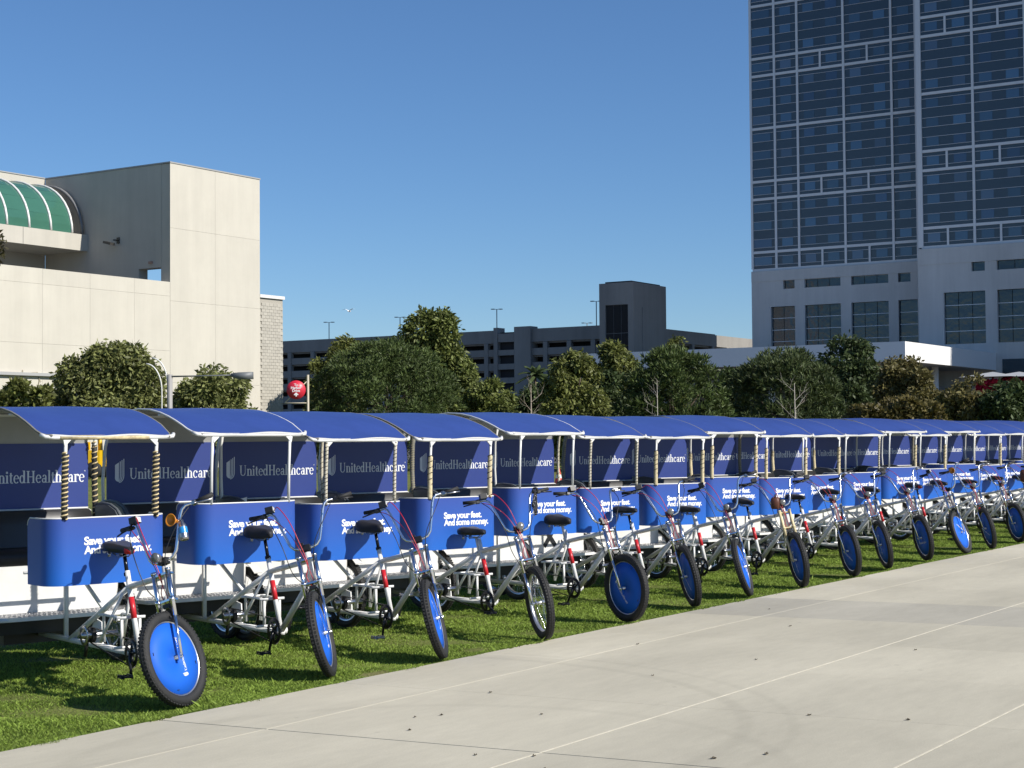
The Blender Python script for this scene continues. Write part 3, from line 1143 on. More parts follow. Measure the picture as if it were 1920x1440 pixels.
    for key, mt in (('roof_edge', WHITE), ('roof_edge_grey', ROPEG)):
        m = MB()
        for k in (0, -1):
            m.tube([(r_[k][0], r_[k][1] * 1.0, r_[k][2] - .007) for r_ in up_], .0085, 6)
        ME[key] = m.mesh('roof_edge', mt)
    m = MB()
    m.tube([(-1.215, -.525, 1.818), (-1.18, -.50, 1.80), (-1.172, -.44, 1.795), (-1.172, .44, 1.795), (-1.18, .50, 1.80), (-1.215, .525, 1.818)], .0155, 8)
    for s in (-1, 1):
        m.add([(-1.165, .30 * s, 1.79), (-1.165, .375 * s, 1.79), (-1.165, .362 * s, 1.73), (-1.18, .30 * s, 1.79), (-1.18, .375 * s, 1.79), (-1.18, .362 * s, 1.73)],
              [(0, 1, 2), (5, 4, 3), (0, 3, 4, 1), (1, 4, 5, 2), (2, 5, 3, 0)])
    ME['front_rail'] = m.mesh('roof_rail', WHITE)
    m = MB()
    m.tube([(-2.51, -.53, 2.005), (-2.51, .53, 2.005)], .012, 6)
    m.tube([(-1.80, -.53, 1.985), (-1.80, .53, 1.985)], .010, 6)
    ME['rear_rail'] = m.mesh('roof_rail', WHITE)
    # posts
    fp = [(-1.20, .359, 1.235), (-1.195, .359, 1.52), (-1.175, .359, 1.79)]
    rp = [(-2.70, .575, .50), (-2.73, .578, 1.0), (-2.765, .578, 1.45), (-2.74, .565, 1.75), (-2.66, .55, 1.965)]

    def post(pts, r):
        return MB().tube(pts, r, 8)

    def helix(pts, r, turns, rr_, lo=0.0, hi=1.0):
        P = [Vector(p) for p in pts]
        L = [0]
        for a, b in zip(P, P[1:]):
            L.append(L[-1] + (b - a).length)
        n = int(turns * 9)
        out = []
        for i in range(n + 1):
            u = lo + (hi - lo) * i / n
            d = u * L[-1]
            j = max(k for k in range(len(P) - 1) if L[k] <= d + 1e-9)
            p = P[j].lerp(P[j + 1], (d - L[j]) / (L[j + 1] - L[j]))
            a = 2 * math.pi * turns * i / n
            out.append(p + Vector((math.cos(a), math.sin(a), 0)) * r)
        return MB().tube(out, rr_, 4)

    def mirror(pts):
        return [(x, -y, z) for x, y, z in pts]

    def part_of(pts, a, b):
        P = [Vector(p) for p in pts]
        L = [0]
        for p, q in zip(P, P[1:]):
            L.append(L[-1] + (q - p).length)
        out = []
        for i in range(7):
            d = (a + (b - a) * i / 6) * L[-1]
            j = max(k for k in range(len(P) - 1) if L[k] <= d + 1e-9)
            out.append(P[j].lerp(P[j + 1], min(1, (d - L[j]) / (L[j + 1] - L[j]))))
        return out
    for nm, pts in (('f', fp), ('r', rp)):
        for sd, q in (('l', pts), ('r', mirror(pts))):
            k = nm + sd
            lo = 0.0 if nm == 'f' else .42
            ME['post_' + k] = post(q, .0125 if nm == 'f' else .014).mesh('post', WHITE)
            # A: black padding bound with tan rope; B: solid tan rope; C: thin fleck spiral; D: dark grey binding
            m = MB()
            m.tube(part_of(q, lo, .86), .0225, 8)
            ME['wrapA_' + k] = m.mesh('wrap', mat('black_padding', (.018, .018, .018), .7, var=.3, vscale=30))
            ME['ropeA_' + k] = helix(q, .0225, 15, .0068, lo, .88).mesh('rope', ROPE)
            m = MB()
            m.tube(part_of(q, lo, .72), .0205, 8)
            ME['wrapB_' + k] = m.mesh('wrap', mat('rope_binding', (.60, .50, .30), .8, var=.25, vscale=40))
            ME['ropeB_' + k] = helix(q, .0205, 34, .0045, lo, .72).mesh('rope', mat('rope_strand', (.66, .57, .37), .8, isl=.2))
            ME['bandB_' + k] = helix(q, .0235, 5, .004, lo + .25, .74).mesh('wrap_band', mat('brown_band', (.06, .045, .03), .7))
            m = MB()
            m.tube(part_of(q, lo, .97), .0155, 8)
            ME['wrapC_' + k] = m.mesh('wrap', mat('pale_wrap', (.52, .48, .38), .7, var=.3, vscale=60))
            ME['ropeC_' + k] = helix(q, .0155, 16, .0035, lo, .97).mesh('rope', mat('dark_twine', (.09, .075, .05), .8))
            m = MB()
            m.tube(part_of(q, lo, .92), .0225, 8)
            ME['wrapD_' + k] = m.mesh('wrap', ROPEG)
            ME['ropeD_' + k] = helix(q, .0225, 30, .004, lo, .92).mesh('rope', mat('khaki_twine', (.28, .25, .17), .8))
    m = MB()
    m.tube([(-1.172, -.40, 1.795), (-1.172, .30, 1.795)], .0185, 8)
    ME['rail_wrap'] = m.mesh('rail_wrap', mat('rail_binding', (.52, .43, .25), .8, var=.5, vscale=14))
    # footboard with rounded front corners
    m = MB()
    out = [(-2.36, -.66), (-2.30, -.64)] + [(-2.14 + .14 * math.cos(R(a)), -.36 - .18 * math.sin(R(a))) for a in range(75, -1, -15)]
    out = out + [(x, -y) for x, y in reversed(out)]
    n = len(out)
    m.add([(x, y, .462) for x, y in out], [tuple(range(n))], 0)
    m.add([(x, y, .445) for x, y in out], [tuple(range(n - 1, -1, -1))], 1)
    m.add([(x, y, .462) for x, y in out] + [(x, y, .432) for x, y in out], [(i, (i + 1) % n, n + (i + 1) % n, n + i) for i in range(n)], 1)
    ME['footboard'] = m.mesh('footboard', [PLATE, TUBE])
    m = MB()
    for i in range(29):                          # raised lozenges of the tread plate
        for j in range(6):
            y = -.56 + i * .04 + (.02 if j % 2 else 0)
            x = -2.03 - j * .05
            if abs(y) > .36 + .55 * (-2.0 - x) + .02:
                continue
            a = R(45 if (i + j) % 2 else -45)
            m.box((x, y, .4635), (.028, .007, .003), 0, Matrix.Rotation(a, 3, 'Z'))
    ME['plate_tread'] = m.mesh('plate_tread', PLATE)
    # seat base: rounded white shell below the cushion
    m = MB()
    pth = [(-2.85, -.60), (-2.40, -.60)] + [(-2.37 + .07 * math.cos(R(a)), -.53 - .07 * math.sin(R(a))) for a in (70, 45, 20)] + [(-2.30, -.48), (-2.30, 0)]
    pth = pth + [(x, -y) for x, y in reversed(pth[:-1])]
    m.grid([[(x, y, z) for x, y in pth] for z in (.463, .47, .83)], 0)
    n = len(pth)
    m.add([(x, y, .83) for x, y in pth], [tuple(range(n))], 0)
    ME['seat_base'] = m.mesh('seat_base', WHITE)
    ME['under_box'] = MB().bx(-2.84, -2.30, -.50, .50, .30, .43).bx(-2.80, -2.50, -.30, .30, .20, .299).mesh('underbody_shade', BLACK)  # black boxes put in for the dark shade below the seat and footboard
    m = MB()
    c2 = [(x * .995 if x < -2.5 else x - .005, y * .97) for x, y in pth]
    m.grid([[(x - dx, y * s_, z) for x, y in c2] for z, dx, s_ in ((.831, .0, 1), (.90, -.035, 1.0), (.94, .0, .97), (.96, .05, .9))], 0)
    m.add([(x - .05, y * .9, .96) for x, y in c2], [tuple(range(len(c2)))], 0)
    ME['cushion'] = m.mesh('seat_cushion', VINYL)
    m = MB()
    rows = []
    for (z, x, w, th) in ((.92, -2.545, .50, .10), (1.02, -2.58, .51, .09), (1.13, -2.618, .52, .07), (1.225, -2.651, .515, .05), (1.246, -2.68, .50, .03)):
        rows.append([(x - th, -w, z), (x, -w * .97, z), (x + .006, -w * .5, z), (x + .006, 0, z), (x + .006, w * .5, z), (x, w * .97, z), (x - th, w, z)])
    m.grid(rows)
    m.grid([[(p[0], p[1], p[2]) for p in rows[-1]], [(-2.78, p[1], 1.243) for p in rows[-1]]])
    ME['seat_back'] = m.mesh('seat_back', SEATV)
    m = MB().tube([(-2.74, -.53, .95), (-2.73, -.53, 1.23), (-2.725, -.49, 1.25), (-2.725, .49, 1.25), (-2.73, .53, 1.23), (-2.74, .53, .95)], .006, 5)
    ME['seat_piping'] = m.mesh('seat_piping', WHITE)
    for s, k in ((-1, 'r'), (1, 'l')):
        m = MB()
        arcp = [(-2.78, 1.265), (-2.62, 1.285), (-2.46, 1.275), (-2.34, 1.24), (-2.265, 1.18), (-2.23, 1.09), (-2.22, .84)]
        rows = [[(x, .56 * s, z) for x, z in arcp], [(x, .605 * s, z - .004) for x, z in arcp]]
        if s < 0:
            rows.reverse()
        m.grid(rows)
        m.add([(x, .565 * s, z - .004) for x, z in arcp] + [(-2.78, .565 * s, .84)], [tuple(range(8))])
        m.add([(x, .602 * s, z - .006) for x, z in arcp] + [(-2.78, .602 * s, .84)], [tuple(range(8))])
        m.tube([(x, .582 * s, z + .004) for x, z in arcp], .013, 6)
        ME['arm_' + k] = m.mesh('side_arm', GREYP)
        # fender over the rear wheel
        m = MB()
        fa = [(-2.45 + .375 * math.cos(R(a)), .335 + .375 * math.sin(R(a))) for a in range(50, 161, 12)]
        rows = [[(x, .605 * s, z) for x, z in fa], [(x, .69 * s, z) for x, z in fa]]
        m.grid(rows)
        m.grid([[(x, .605 * s, z - .006) for x, z in fa], [(x, .69 * s, z - .006) for x, z in fa]])
        ME['fender_' + k] = m.mesh('fender', WHITE)
    # graphics of the sixth cab's seat base: rotated black letters
    vs, fs = sans('k', .22, .02)
    m = MB()
    m.add([(-2.297, .30 - b, .50 + a * 1.0) for a, b, c in vs], fs)
    ME['base_print'] = m.mesh('black_lettering', BLACK)
    m = MB()
    for a in (38, -38):
        m.box((-2.296 + .0004 * (a > 0), .02, .65), (.003, .055, .28), 0, Matrix.Rotation(R(a), 3, 'X'))
    ME['base_cross'] = m.mesh('black_cross', BLACK)


make_pedicab_meshes()

TILT = R(21)
SPT = Vector((-0.085, 0, .306))


def steer_matrix(deg):
    return Matrix.Translation(SPT) @ Matrix.Rotation(-TILT, 4, 'Y') @ Matrix.Rotation(R(deg), 4, 'Z')


def pedicab(idx, contact, az, phi, tall=0, wheel='disc', posts='....', label='', crank=20, saddle='saddle', light=True, horn=False,
            bottle=False, edge='roof_edge_grey', rail_wrap=False, cream=False, base=None, steelped=False, whitepost=False, roll=0.0, red=True, roofdz=0.0, sdz=-.03):
    """posts: wrap style of the front posts (its right, its left), then of the rear ones ('.' = bare white)"""
    steer = -(phi - az)
    M = steer_matrix(steer)
    ax = M @ Vector((.082, 0, .0))
    nrm = (M.to_3x3() @ Vector((0, 1, 0))).normalized()
    dn = Vector((0, 0, -1)) - nrm * (-nrm.z)
    dn.normalize()
    low = ax + dn * .331
    rz = R(33 - az)
    off = Matrix.Rotation(rz, 3, 'Z') @ low
    root = empty('pedicab', (contact[0] - off.x, contact[1] - off.y, -low.z * 0.6), label, 'pedicab', 'pedicabs parked side by side along the pavement', rz)
    h = .048 * tall
    jit = random.Random(idx * 13)
    P = lambda nm, key, par=root, **k: link(nm, ME[key], par, **k)
    fr = P('frame', 'frame')
    if red:
        P('frame_band', 'frame_band', fr)
    dr = P('drive_shaft', 'drive_shaft')
    P('chain', 'chain', dr)
    # crankset
    ck = P('chainring', 'chainring', root, loc=(BB, 0, .29), rot=(0, R(-crank), 0))
    for s, n in ((-1, 'near'), (1, 'far')):
        P('crank_arm', 'crank_' + n, ck)
        pm = Matrix.Rotation(R(crank), 4, 'Y')
        pos = Vector((-.17 * s, .100 * s, 0))
        mt = Matrix.Translation(pos) @ pm @ Matrix.Rotation(0 if s > 0 else math.pi, 4, 'Z')
        pd = P('pedal', 'pedal_steel' if steelped else 'pedal', ck, mtx=mt)
    # saddle
    sp_ = P('seat_post', 'seat_post_white' if whitepost else 'seat_post', loc=(-.10 * sdz, 0, sdz))
    sa = P('saddle', saddle, root, loc=(-.995 - .15 * sdz, 0, 1.045 + sdz + jit.uniform(-.012, .012)), rot=(0, R(jit.uniform(-3, 5)), R(jit.uniform(-6, 6))))
    P('saddle_rail', 'saddle_rail', sa)
    if idx in (1, 12):
        P('saddle_patch', 'saddle_patch', sa)
    # steering
    fk = P('fork', 'fork_cream' if cream else 'fork', root, mtx=M)
    P('brake_caliper', 'brake', fk)
    hb = P('handlebar', 'handlebar', root, mtx=M)
    P('stem', 'stem', hb)
    for n in ('right', 'left'):
        P('grip', 'grip_' + n, hb)
        P('brake_lever', ('lever_steel_' if n == 'left' and idx % 2 else 'lever_') + n, hb)
    P('display_box', 'display_box', hb)
    P('brake_cable', 'cable_red', hb)
    P('brake_cable', 'cable_black', hb)
    if light:
        P('headlight', 'headlight', hb)
    if horn:
        P('horn', 'horn', hb)
    if bottle:
        P('water_bottle', 'bottle', hb)
    wh = P('front_wheel', 'tyre', root, mtx=M @ Matrix.Translation((.082, 0, 0)) @ Matrix.Rotation(R(roll), 4, 'Y'))
    P('rim', 'rim', wh)
    if wheel == 'spokes':
        P('spokes', 'spokes', wh)
    else:
        P('wheel_disc', 'disc', wh)
        P('wheel_lettering', 'disc_print', wh)
        P('disc_tie', 'disc_tie', wh)
    for s in (-1, 1):
        rw = P('rear_wheel', 'rear_tyre', root, loc=(-2.45, .648 * s, .331), rot=(0, R(37 * idx + 11 * s), 0))
        P('rim', 'rim', rw)
        P('spokes', 'spokes', rw)
    # cabin
    z = (0, 0, h)
    f = P('front_panel', 'front_panel', loc=z, rot=(R(jit.uniform(-.5, .5)), 0, 0))
    P('panel_trim', 'panel_trim', f)
    P('slogan_lettering', 'slogan', f)
    b = P('back_panel', 'back_panel')
    P('panel_trim', 'back_trim', b)
    P('name_lettering', 'name', b)
    P('shield_mark', 'mark', b)
    rf = P('roof', 'roof', mtx=Matrix.Translation((-2.8, 0, 1.77)) @ Matrix.Rotation(-(h * .9 + roofdz) / 1.6 + R(jit.uniform(-.25, .25)), 4, 'Y') @ Matrix.Rotation(R(jit.uniform(-.5, .5)), 4, 'Z') @ Matrix.Translation((2.8, 0, -1.77)))
    P('roof_edge', edge, rf)
    rl = P('roof_rail', 'front_rail', rf)
    P('roof_rail', 'rear_rail', rf)
    if rail_wrap:
        P('rail_wrap', 'rail_wrap', rf)
    for st, k in zip(posts, ('fr', 'fl', 'rr', 'rl')):
        po = P('post', 'post_' + k, loc=z if k[0] == 'f' else (0, 0, 0))
        if st != '.':
            P('wrap', 'wrap%s_%s' % (st, k), po)
            P('rope', 'rope%s_%s' % (st, k), po)
            if st == 'B':
                P('wrap_band', 'bandB_' + k, po)
    fb = P('footboard', 'footboard')
    P('plate_tread', 'plate_tread', fb, kind='stuff')
    sb = P('seat_base', 'seat_base')
    P('underbody_shade', 'under_box')
    if base:
        for kk, nm in (('base_print', 'black_lettering'), ('base_cross', 'black_cross')):
            P(nm, kk, sb)
    P('seat_cushion', 'cushion')
    bk = P('seat_back', 'seat_back')
    P('seat_piping', 'seat_piping', bk)
    for k in 'rl':
        P('side_arm', 'arm_' + k)
        P('fender', 'fender_' + k)
    return root, M


C = [(8.165, 7.95), (9.75, 7.98), (11.01, 7.83), (12.50, 7.79), (14.08, 7.82), (15.67, 7.89), (17.02, 7.87), (18.31, 7.79), (20.00, 7.81), (21.40, 7.87), (23.04, 7.89), (24.68, 7.82),
     (25.83, 7.79), (27.55, 7.85), (29.1, 7.85), (30.6, 7.85), (32.1, 7.85), (33.6, 7.85), (35.1, 7.85), (36.6, 7.85)]
ROW = [
    dict(az=141.5, phi=206, sdz=-0.02, posts='AA.A', crank=-62, horn=True, bottle=True, rail_wrap=True, edge='roof_edge_grey', roll=105, roofdz=.03,
         label='nearest pedicab, with black and tan rope-wound posts and an orange horn'),
    dict(az=141.5, phi=184, sdz=0, posts='....', tall=1, saddle='saddle_wide', crank=-95, light=False, roll=120, edge='roof_edge',
         label='pedicab with bare white posts just right of the nearest one'),
    dict(az=141.4, phi=186, sdz=0, posts='CC.C', saddle='saddle_wide', crank=-90, light=False, steelped=True, roll=130, edge='roof_edge_grey',
         label='pedicab with pale speckled posts and a silver pedal hanging straight down'),
    dict(az=140.4, phi=164, sdz=-0.13, posts='BB.D', wheel='spokes', crank=-30, whitepost=True,
         label='pedicab with bare wire spokes and a dark bandana on its handlebar'),
    dict(az=140.5, phi=147, sdz=-0.085, posts='....', tall=1, saddle='saddle_wide', whitepost=True, crank=-110, roll=70, light=False, edge='roof_edge',
         label='pedicab turned broadside at the wheel, showing a whole dark blue wheel disc'),
    dict(az=139.6, phi=172, sdz=-0.055, posts='CC.C', crank=-70, roll=60, base=1,
         label='pedicab with black lettering across its white seat base'),
    dict(az=146, phi=197, sdz=-0.09, posts='BBDC', saddle='saddle', whitepost=True, crank=-90, roll=150,
         label='pedicab with thick tan posts and a bright blue wheel seen nearly edge-on'),
    dict(az=147, phi=174, sdz=-0.065, posts='BB.B', tall=1, crank=-80, cream=True, roll=80,
         label='pedicab with cream-wrapped fork legs and a brown bag on its bar'),
    dict(az=146, phi=172, sdz=-0.05, posts='BB.D', crank=-85, roll=40,
         label='pedicab right behind the one with cream fork legs, one front post rope-wound'),
    dict(az=145, phi=178, sdz=-0.03, posts='.B.B', crank=-35, roll=100, light=True,
         label='tenth pedicab along the row, only its left front post rope-wound'),
    dict(az=145, phi=174, sdz=-0.06, posts='.C.B', crank=-40, roll=10,
         label='eleventh pedicab along the row, left of the raised bare-post one'),
    dict(az=145, phi=215, sdz=-0.04, posts='....', tall=1, crank=-75, light=False, roll=160, horn=True,
         label='pedicab far along the row with a bright blue wheel disc turned to the sun'),
    dict(az=145, phi=182, sdz=-0.02, posts='BB..', crank=-70, roll=30,
         label='pedicab just past the far one with the sunlit wheel disc, rope on both front posts'),
    dict(az=145, phi=172, sdz=-0.05, posts='...D', tall=1, crank=-60, roll=90,
         label='fourteenth pedicab along the row, last one whose front wheel shows whole'),
    dict(az=145, phi=170, sdz=-0.03, posts='CB..', crank=-60, label='pedicab at the right picture edge with brown leather bags on its bar'),
    dict(az=145, phi=172, sdz=-0.05, posts='.C..', crank=-60, label='pedicab just right of the leather bags, mostly hidden behind them'),
    dict(az=145, phi=172, sdz=-0.03, posts='....', tall=1, crank=-60, label='pedicab past the leather bags, only a sliver of its front panel showing'),
    dict(az=145, phi=172, posts='.C..', label='third to last pedicab in the row, only its roof and back panel in the picture'),
    dict(az=145, phi=172, posts='B...', label='second to last pedicab in the row, only its roof and back panel in the picture'),
    dict(az=145, phi=172, posts='....', label='very last pedicab in the row, cut off by the right picture edge'),
]
PED = []
for i, (c, kw) in enumerate(zip(C, ROW)):
    PED.append(pedicab(i + 1, c, **kw))
bpy.context.view_layer.update()


def on_ped(i, steer_local=None, local=None):
    root, M = PED[i - 1]
    rm = Matrix.Translation(root.location) @ Matrix.Rotation(root.rotation_euler.z, 4, 'Z')
    return rm @ (M @ Vector(steer_local) if steer_local is not None else Vector(local))


# things hung on the pedicabs
def bandana(loc, m_, label):
    """a folded cloth looped over the bar, two creased tails hanging from the knot"""
    r = random.Random(3)
    m = MB()
    for (dx, dy, w0, w1, L, k) in ((-.08, -.05, .032, .085, .215, 0), (.05, .05, .035, .075, .17, 2)):
        rows = []
        for i in range(9):
            t = i / 8
            w = w0 + (w1 - w0) * math.sin(t * 2.2)
            if i == 8:
                w *= .55
            row = []
            for j in range(9):
                u = j / 4 - 1
                fold = .014 * math.sin(u * 6 + k + t * 3) * (.4 + t)
                row.append((dx * t + u * w * .8, dy * t + fold + u * w * .3, .015 - L * t - .02 * u * t))
            rows.append(row)
        m.grid(rows)
        m.grid([[(x, y - .004, z) for x, y, z in rw] for rw in reversed(rows)])
    ring = [(.0, .024 * math.cos(a), .01 + .024 * math.sin(a)) for a in [2 * math.pi * q / 10 for q in range(10)]]
    m.tube(ring, .012, 6, closed=True)
    m.lathe([(0, -.02), (.02, -.012), (.024, .004), (.012, .02), (0, .022)], (-.02, 0, 0), 'z', 9)
    o = m.build('bandana', m_, loc=loc)
    return tag(o, label, 'bandana')


def bandana_mat():
    m = bpy.data.materials.new('bandana_print')
    m.use_nodes = True
    nt = m.node_tree
    b = nt.nodes['Principled BSDF']
    tc = nt.nodes.new('ShaderNodeTexCoord')
    vo = nt.nodes.new('ShaderNodeTexVoronoi')
    vo.inputs['Scale'].default_value = 55
    lk(nt, tc.outputs['Object'], vo.inputs['Vector'])
    cr = nt.nodes.new('ShaderNodeValToRGB')
    cr.color_ramp.elements[0].position = .22
    cr.color_ramp.elements[0].color = (.30, .29, .28, 1)
    cr.color_ramp.elements[1].position = .32
    cr.color_ramp.elements[1].color = (.012, .012, .014, 1)
    lk(nt, vo.outputs['Distance'], cr.inputs['Fac'])
    lk(nt, cr.outputs[0], b.inputs['Base Color'])
    b.inputs['Roughness'].default_value = .9
    return m


bandana(on_ped(4, (-.05, .262, 1.047)), bandana_mat(), 'dark patterned bandana tied to the handlebar of the wire-spoked pedicab')


def bag(loc, s, rz, label):
    m = MB()
    rows = []
    for z, k in ((0, .75), (.02, .98), (.08, 1.0), (.12, .96), (.14, .7)):
        rows.append([(.055 * k * math.copysign(abs(math.cos(a)) ** .5, math.cos(a)) * s, .085 * k * math.copysign(abs(math.sin(a)) ** .5, math.sin(a)) * s, z * s) for a in
                     [2 * math.pi * i / 16 for i in range(17)]])
    m.grid(rows)
    m.add(rows[0], [tuple(range(16))])
    m.add(rows[-1], [tuple(range(16))])
    for y in (-.04, .04):
        m.box((.057 * s, y * s, .07 * s), (.008 * s, .016 * s, .14 * s), 1)
    m.tube([(0, -.06 * s, .13 * s), (0, -.05 * s, .17 * s), (0, .05 * s, .17 * s), (0, .06 * s, .13 * s)], .008 * s, 6, 1)
    o = m.build('leather_bag', [LEATHER, mat('dark_strap', (.03, .015, .01), .5)], loc=loc, rot=(0, 0, rz))
    return tag(o, label, 'bag')


bag(on_ped(8, (.06, -.10, .66)), 1.0, R(-70), 'small brown leather bag on the handlebar above the cream fork legs')
bag(on_ped(15, (.07, -.08, .70)), 1.5, R(-80), 'brown leather bag hanging high on a handlebar at the right picture edge')
bag(on_ped(15, (.06, .04, .46)), 1.6, R(-90), 'lower brown leather bag, below the other one at the right picture edge')
nt_ = MB().box((0, 0, 0), (.003, .125, .165))
o = nt_.build('paper_notice', PAPER, loc=on_ped(3, local=(-2.2, -.60, 1.20)), rot=(R(4), R(6), R(-70)))
tag(o, 'white paper notice hanging between the bare-post cab and the cab with speckled posts', 'notice')

# ------------------------------------------------------------------ left building (concrete hall with a glazed vault)
WALLC = mat('cream_concrete', (0.475, 0.448, 0.385), 0.85, var=0.05, vscale=0.6, bump=0.05, bscale=3)
WALLP = mat('cream_panel', (0.505, 0.475, 0.405), 0.85, var=0.055, vscale=0.45, objvar=0.02)
streaks(WALLC, .09)
streaks(WALLP, .07)
hall = empty('concrete_hall', (76.16, 75.52, 0), 'cream concrete hall with a green glass vault at the left', 'building')


def hb(name, mats, x0, x1, y0, y1, z0, z1, par=hall, **k):
    cx, cy = (x0 + x1) / 2, (y0 + y1) / 2
    off = Vector((76.16, 75.52, 0)) if par is hall else Vector((0, 0, 0))
    return MB().bx(x0 - off.x, x1 - off.x, y0 - off.y, y1 - off.y, z0 - off.z, z1 - off.z).build(name, mats, par, **k)


XC, YB = 76.16, 75.52
# front slab of the tall block, its panels proud of a core so that the joints are real gaps
hb('wall', WALLC, XC + .02, 84.68, YB + .06, YB + .8, 0, 19.60)
xs = [XC, 80.32, 84.70]
zs = [0, 5.5, 10.75, 15.45, 19.62]
J = .005
for i in range(2):
    for j in range(4):
        hb('wall_panel', WALLP, xs[i] + (J if i else 0), xs[i + 1] - (0 if i else J), YB, YB + .06, zs[j] + (J if j else 0), zs[j + 1] - J)
# shaded return wall with an opening (Y 76.33..78.35, z ..12.95)
hb('wall', WALLC, XC, XC + .8, YB + .801, 76.33, 0, 19.615)
hb('wall', WALLC, XC, XC + .8, 76.33, 78.35, 12.95, 19.615)
hb('wall', WALLC, XC, XC + .8, 78.35, 87.23, 0, 19.615)
hb('wall', WALLC, XC, XC + .8, 76.33, 78.35, 0, 10.6)
hb('coping', mat('metal_coping', (.33, .33, .32), .5), XC - .04, XC + .84, YB - .04, 87.24, 19.63, 19.72)
hb('coping', mat('metal_coping', (.33, .33, .32), .5), XC + .841, 84.74, YB - .04, YB + .84, 19.63, 19.72)
# low wall in front of the terrace
hb('wall', WALLC, 40, XC - .01, YB + .06, YB + .7, 0, 11.93)
xl = [44, 47.8, 51.5, 55.2, 58.9, 62.6, 65.74, 69.41, 73.05, XC - .012]
zl = [0, 5.9, 7.53, 11.04, 11.95]
zl = [0, 7.53, 11.04, 11.95]
for i in range(9):
    for j in range(3):
        hb('wall_panel', WALLP, xl[i] + J, xl[i + 1] - J, YB, YB + .06, zl[j] + (J if j else 0), zl[j + 1] - (J if j < 2 else 0))
hb('ledge', mat('grey_ledge', (.35, .35, .34), .6), 44, 66.9, YB - .25, YB - .003, 5.62, 5.80)
hb('terrace_floor', mat('roof_membrane', (.12, .12, .115), .9), 40, XC - .01, YB + .70, 87.2, 10.4, 10.6)
# back wall, beam and vault
hb('wall', WALLC, 40, XC - .003, 87.25, 88.0, 0, 19.66)
hb('coping', mat('metal_coping', (.33, .33, .32), .5), 40, XC - .05, 87.2, 88.05, 19.665, 19.74)
for x0, x1 in ((54, 60.5), (60.53, 70.7), (70.73, XC - .003)):
    hb('beam', WALLC, x0, x1, 83.07, 87.245, 14.43, 15.52)
VG = mat('green_glass', (0.045, 0.135, 0.095), 0.15, spec=0.6, var=0.08, vscale=0.8)
ribx = [75.0 - 1.79 * k for k in range(11)]
vault = MB()
vp = [(87.23 - 3.85 * math.cos(R(a)) - YB, 15.53 + 3.5 * math.sin(R(a))) for a in range(0, 91, 9)]
nv_ = len(vp)
vroot = MB().grid([[(x - XC, y, z) for y, z in vp] for x in (ribx[-1], 75.0)]).build('vault_core', mat('vault_dark', (.02, .05, .04), .4), hall)
for k in range(10):
    for i in range(0, nv_ - 1, 2):
        q = [(x - XC, y - .05, z + .03) for x in (ribx[k + 1] + .05, ribx[k] - .05) for y, z in vp[i:i + 3]]
        q[2:3] = [(q[2][0], q[2][1], q[2][2] - .015)]
        MB().add(q, [(0, 3, 4, 1), (1, 4, 5, 2)]).build('vault_pane', VG, vroot)
for x in ribx:
    MB().tube([(x - XC, y - .07, z + .05) for y, z in vp], .085, 6).build('vault_rib', WHITE, vroot)
MB().tube([(75.9 - XC, y - .02, z + .1) for y, z in vp], .12, 4).build('vault_rib', mat('vault_end', (.2, .2, .2), .5), vroot)
# flood light on the shaded wall
fl = MB()
fl.tube([(-.02, 4.68, 14.95), (-.45, 4.68, 14.95)], .05, 6)
fl.box((-.55, 5.0, 14.75), (.4, .7, .16), 0, Matrix.Rotation(R(14), 3, 'X'))
fl.box((-.03, 4.68, 14.95), (.06, .25, .4))
fl.build('wall_lamp', mat('lamp_bronze', (.05, .045, .04), .5), hall)
MB().box((-.06, 1.7, 13.3), (.12, .3, .16)).build('wall_lamp', mat('small_lamp', (.35, .22, .17), .5), hall)
# lower tiled wing at the right end
TILE = mat('tan_tile', (.40, .375, .32), .75, objvar=.07)
wing = empty('tiled_wing', (86.1, 75.7, 0), 'lower tan tiled wing with a white cap beside the tall cream block', 'building')
MB().bx(-1.21, 1.21, .05, 9, 0, 11.55).build('wall', mat('tile_grout', (.355, .332, .283), .9), wing)
tm_ = [MB().bx(0, .385, 0, .05, 0, .20).mesh('wall_tile', TILE)]
for j in range(52):
    off = .2 if j % 2 else 0
    for i in range(7):
        x0 = -1.21 + i * .4 - off
        if x0 < -1.22 or x0 + .385 > 1.22:
            continue
        if j > 8:
            link('wall_tile', tm_[0], wing, loc=(x0, 0, .05 + j * .215))
MB().bx(-1.26, 1.30, -.08, 9.05, 11.56, 11.78).build('roof_cap', WHITE, wing)

# ------------------------------------------------------------------ parking structure
PK = 1.059
XP = 248.1 * PK
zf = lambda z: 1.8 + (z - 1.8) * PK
PKC = mat('garage_concrete', (.27, .255, .232), .85, var=.1, vscale=.15)
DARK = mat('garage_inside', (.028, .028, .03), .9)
streaks(PKC, .16, .3)
gar = empty('parking_garage', (XP, 140.0, 0), 'grey multi storey parking garage with a square stair tower behind the trees', 'building')


def gb(name, m_, x0, x1, y0, y1, z0, z1, par=gar):
    return MB().bx(x0 - XP, x1 - XP, y0 - 140, y1 - 140, z0, z1).build(name, m_, par)


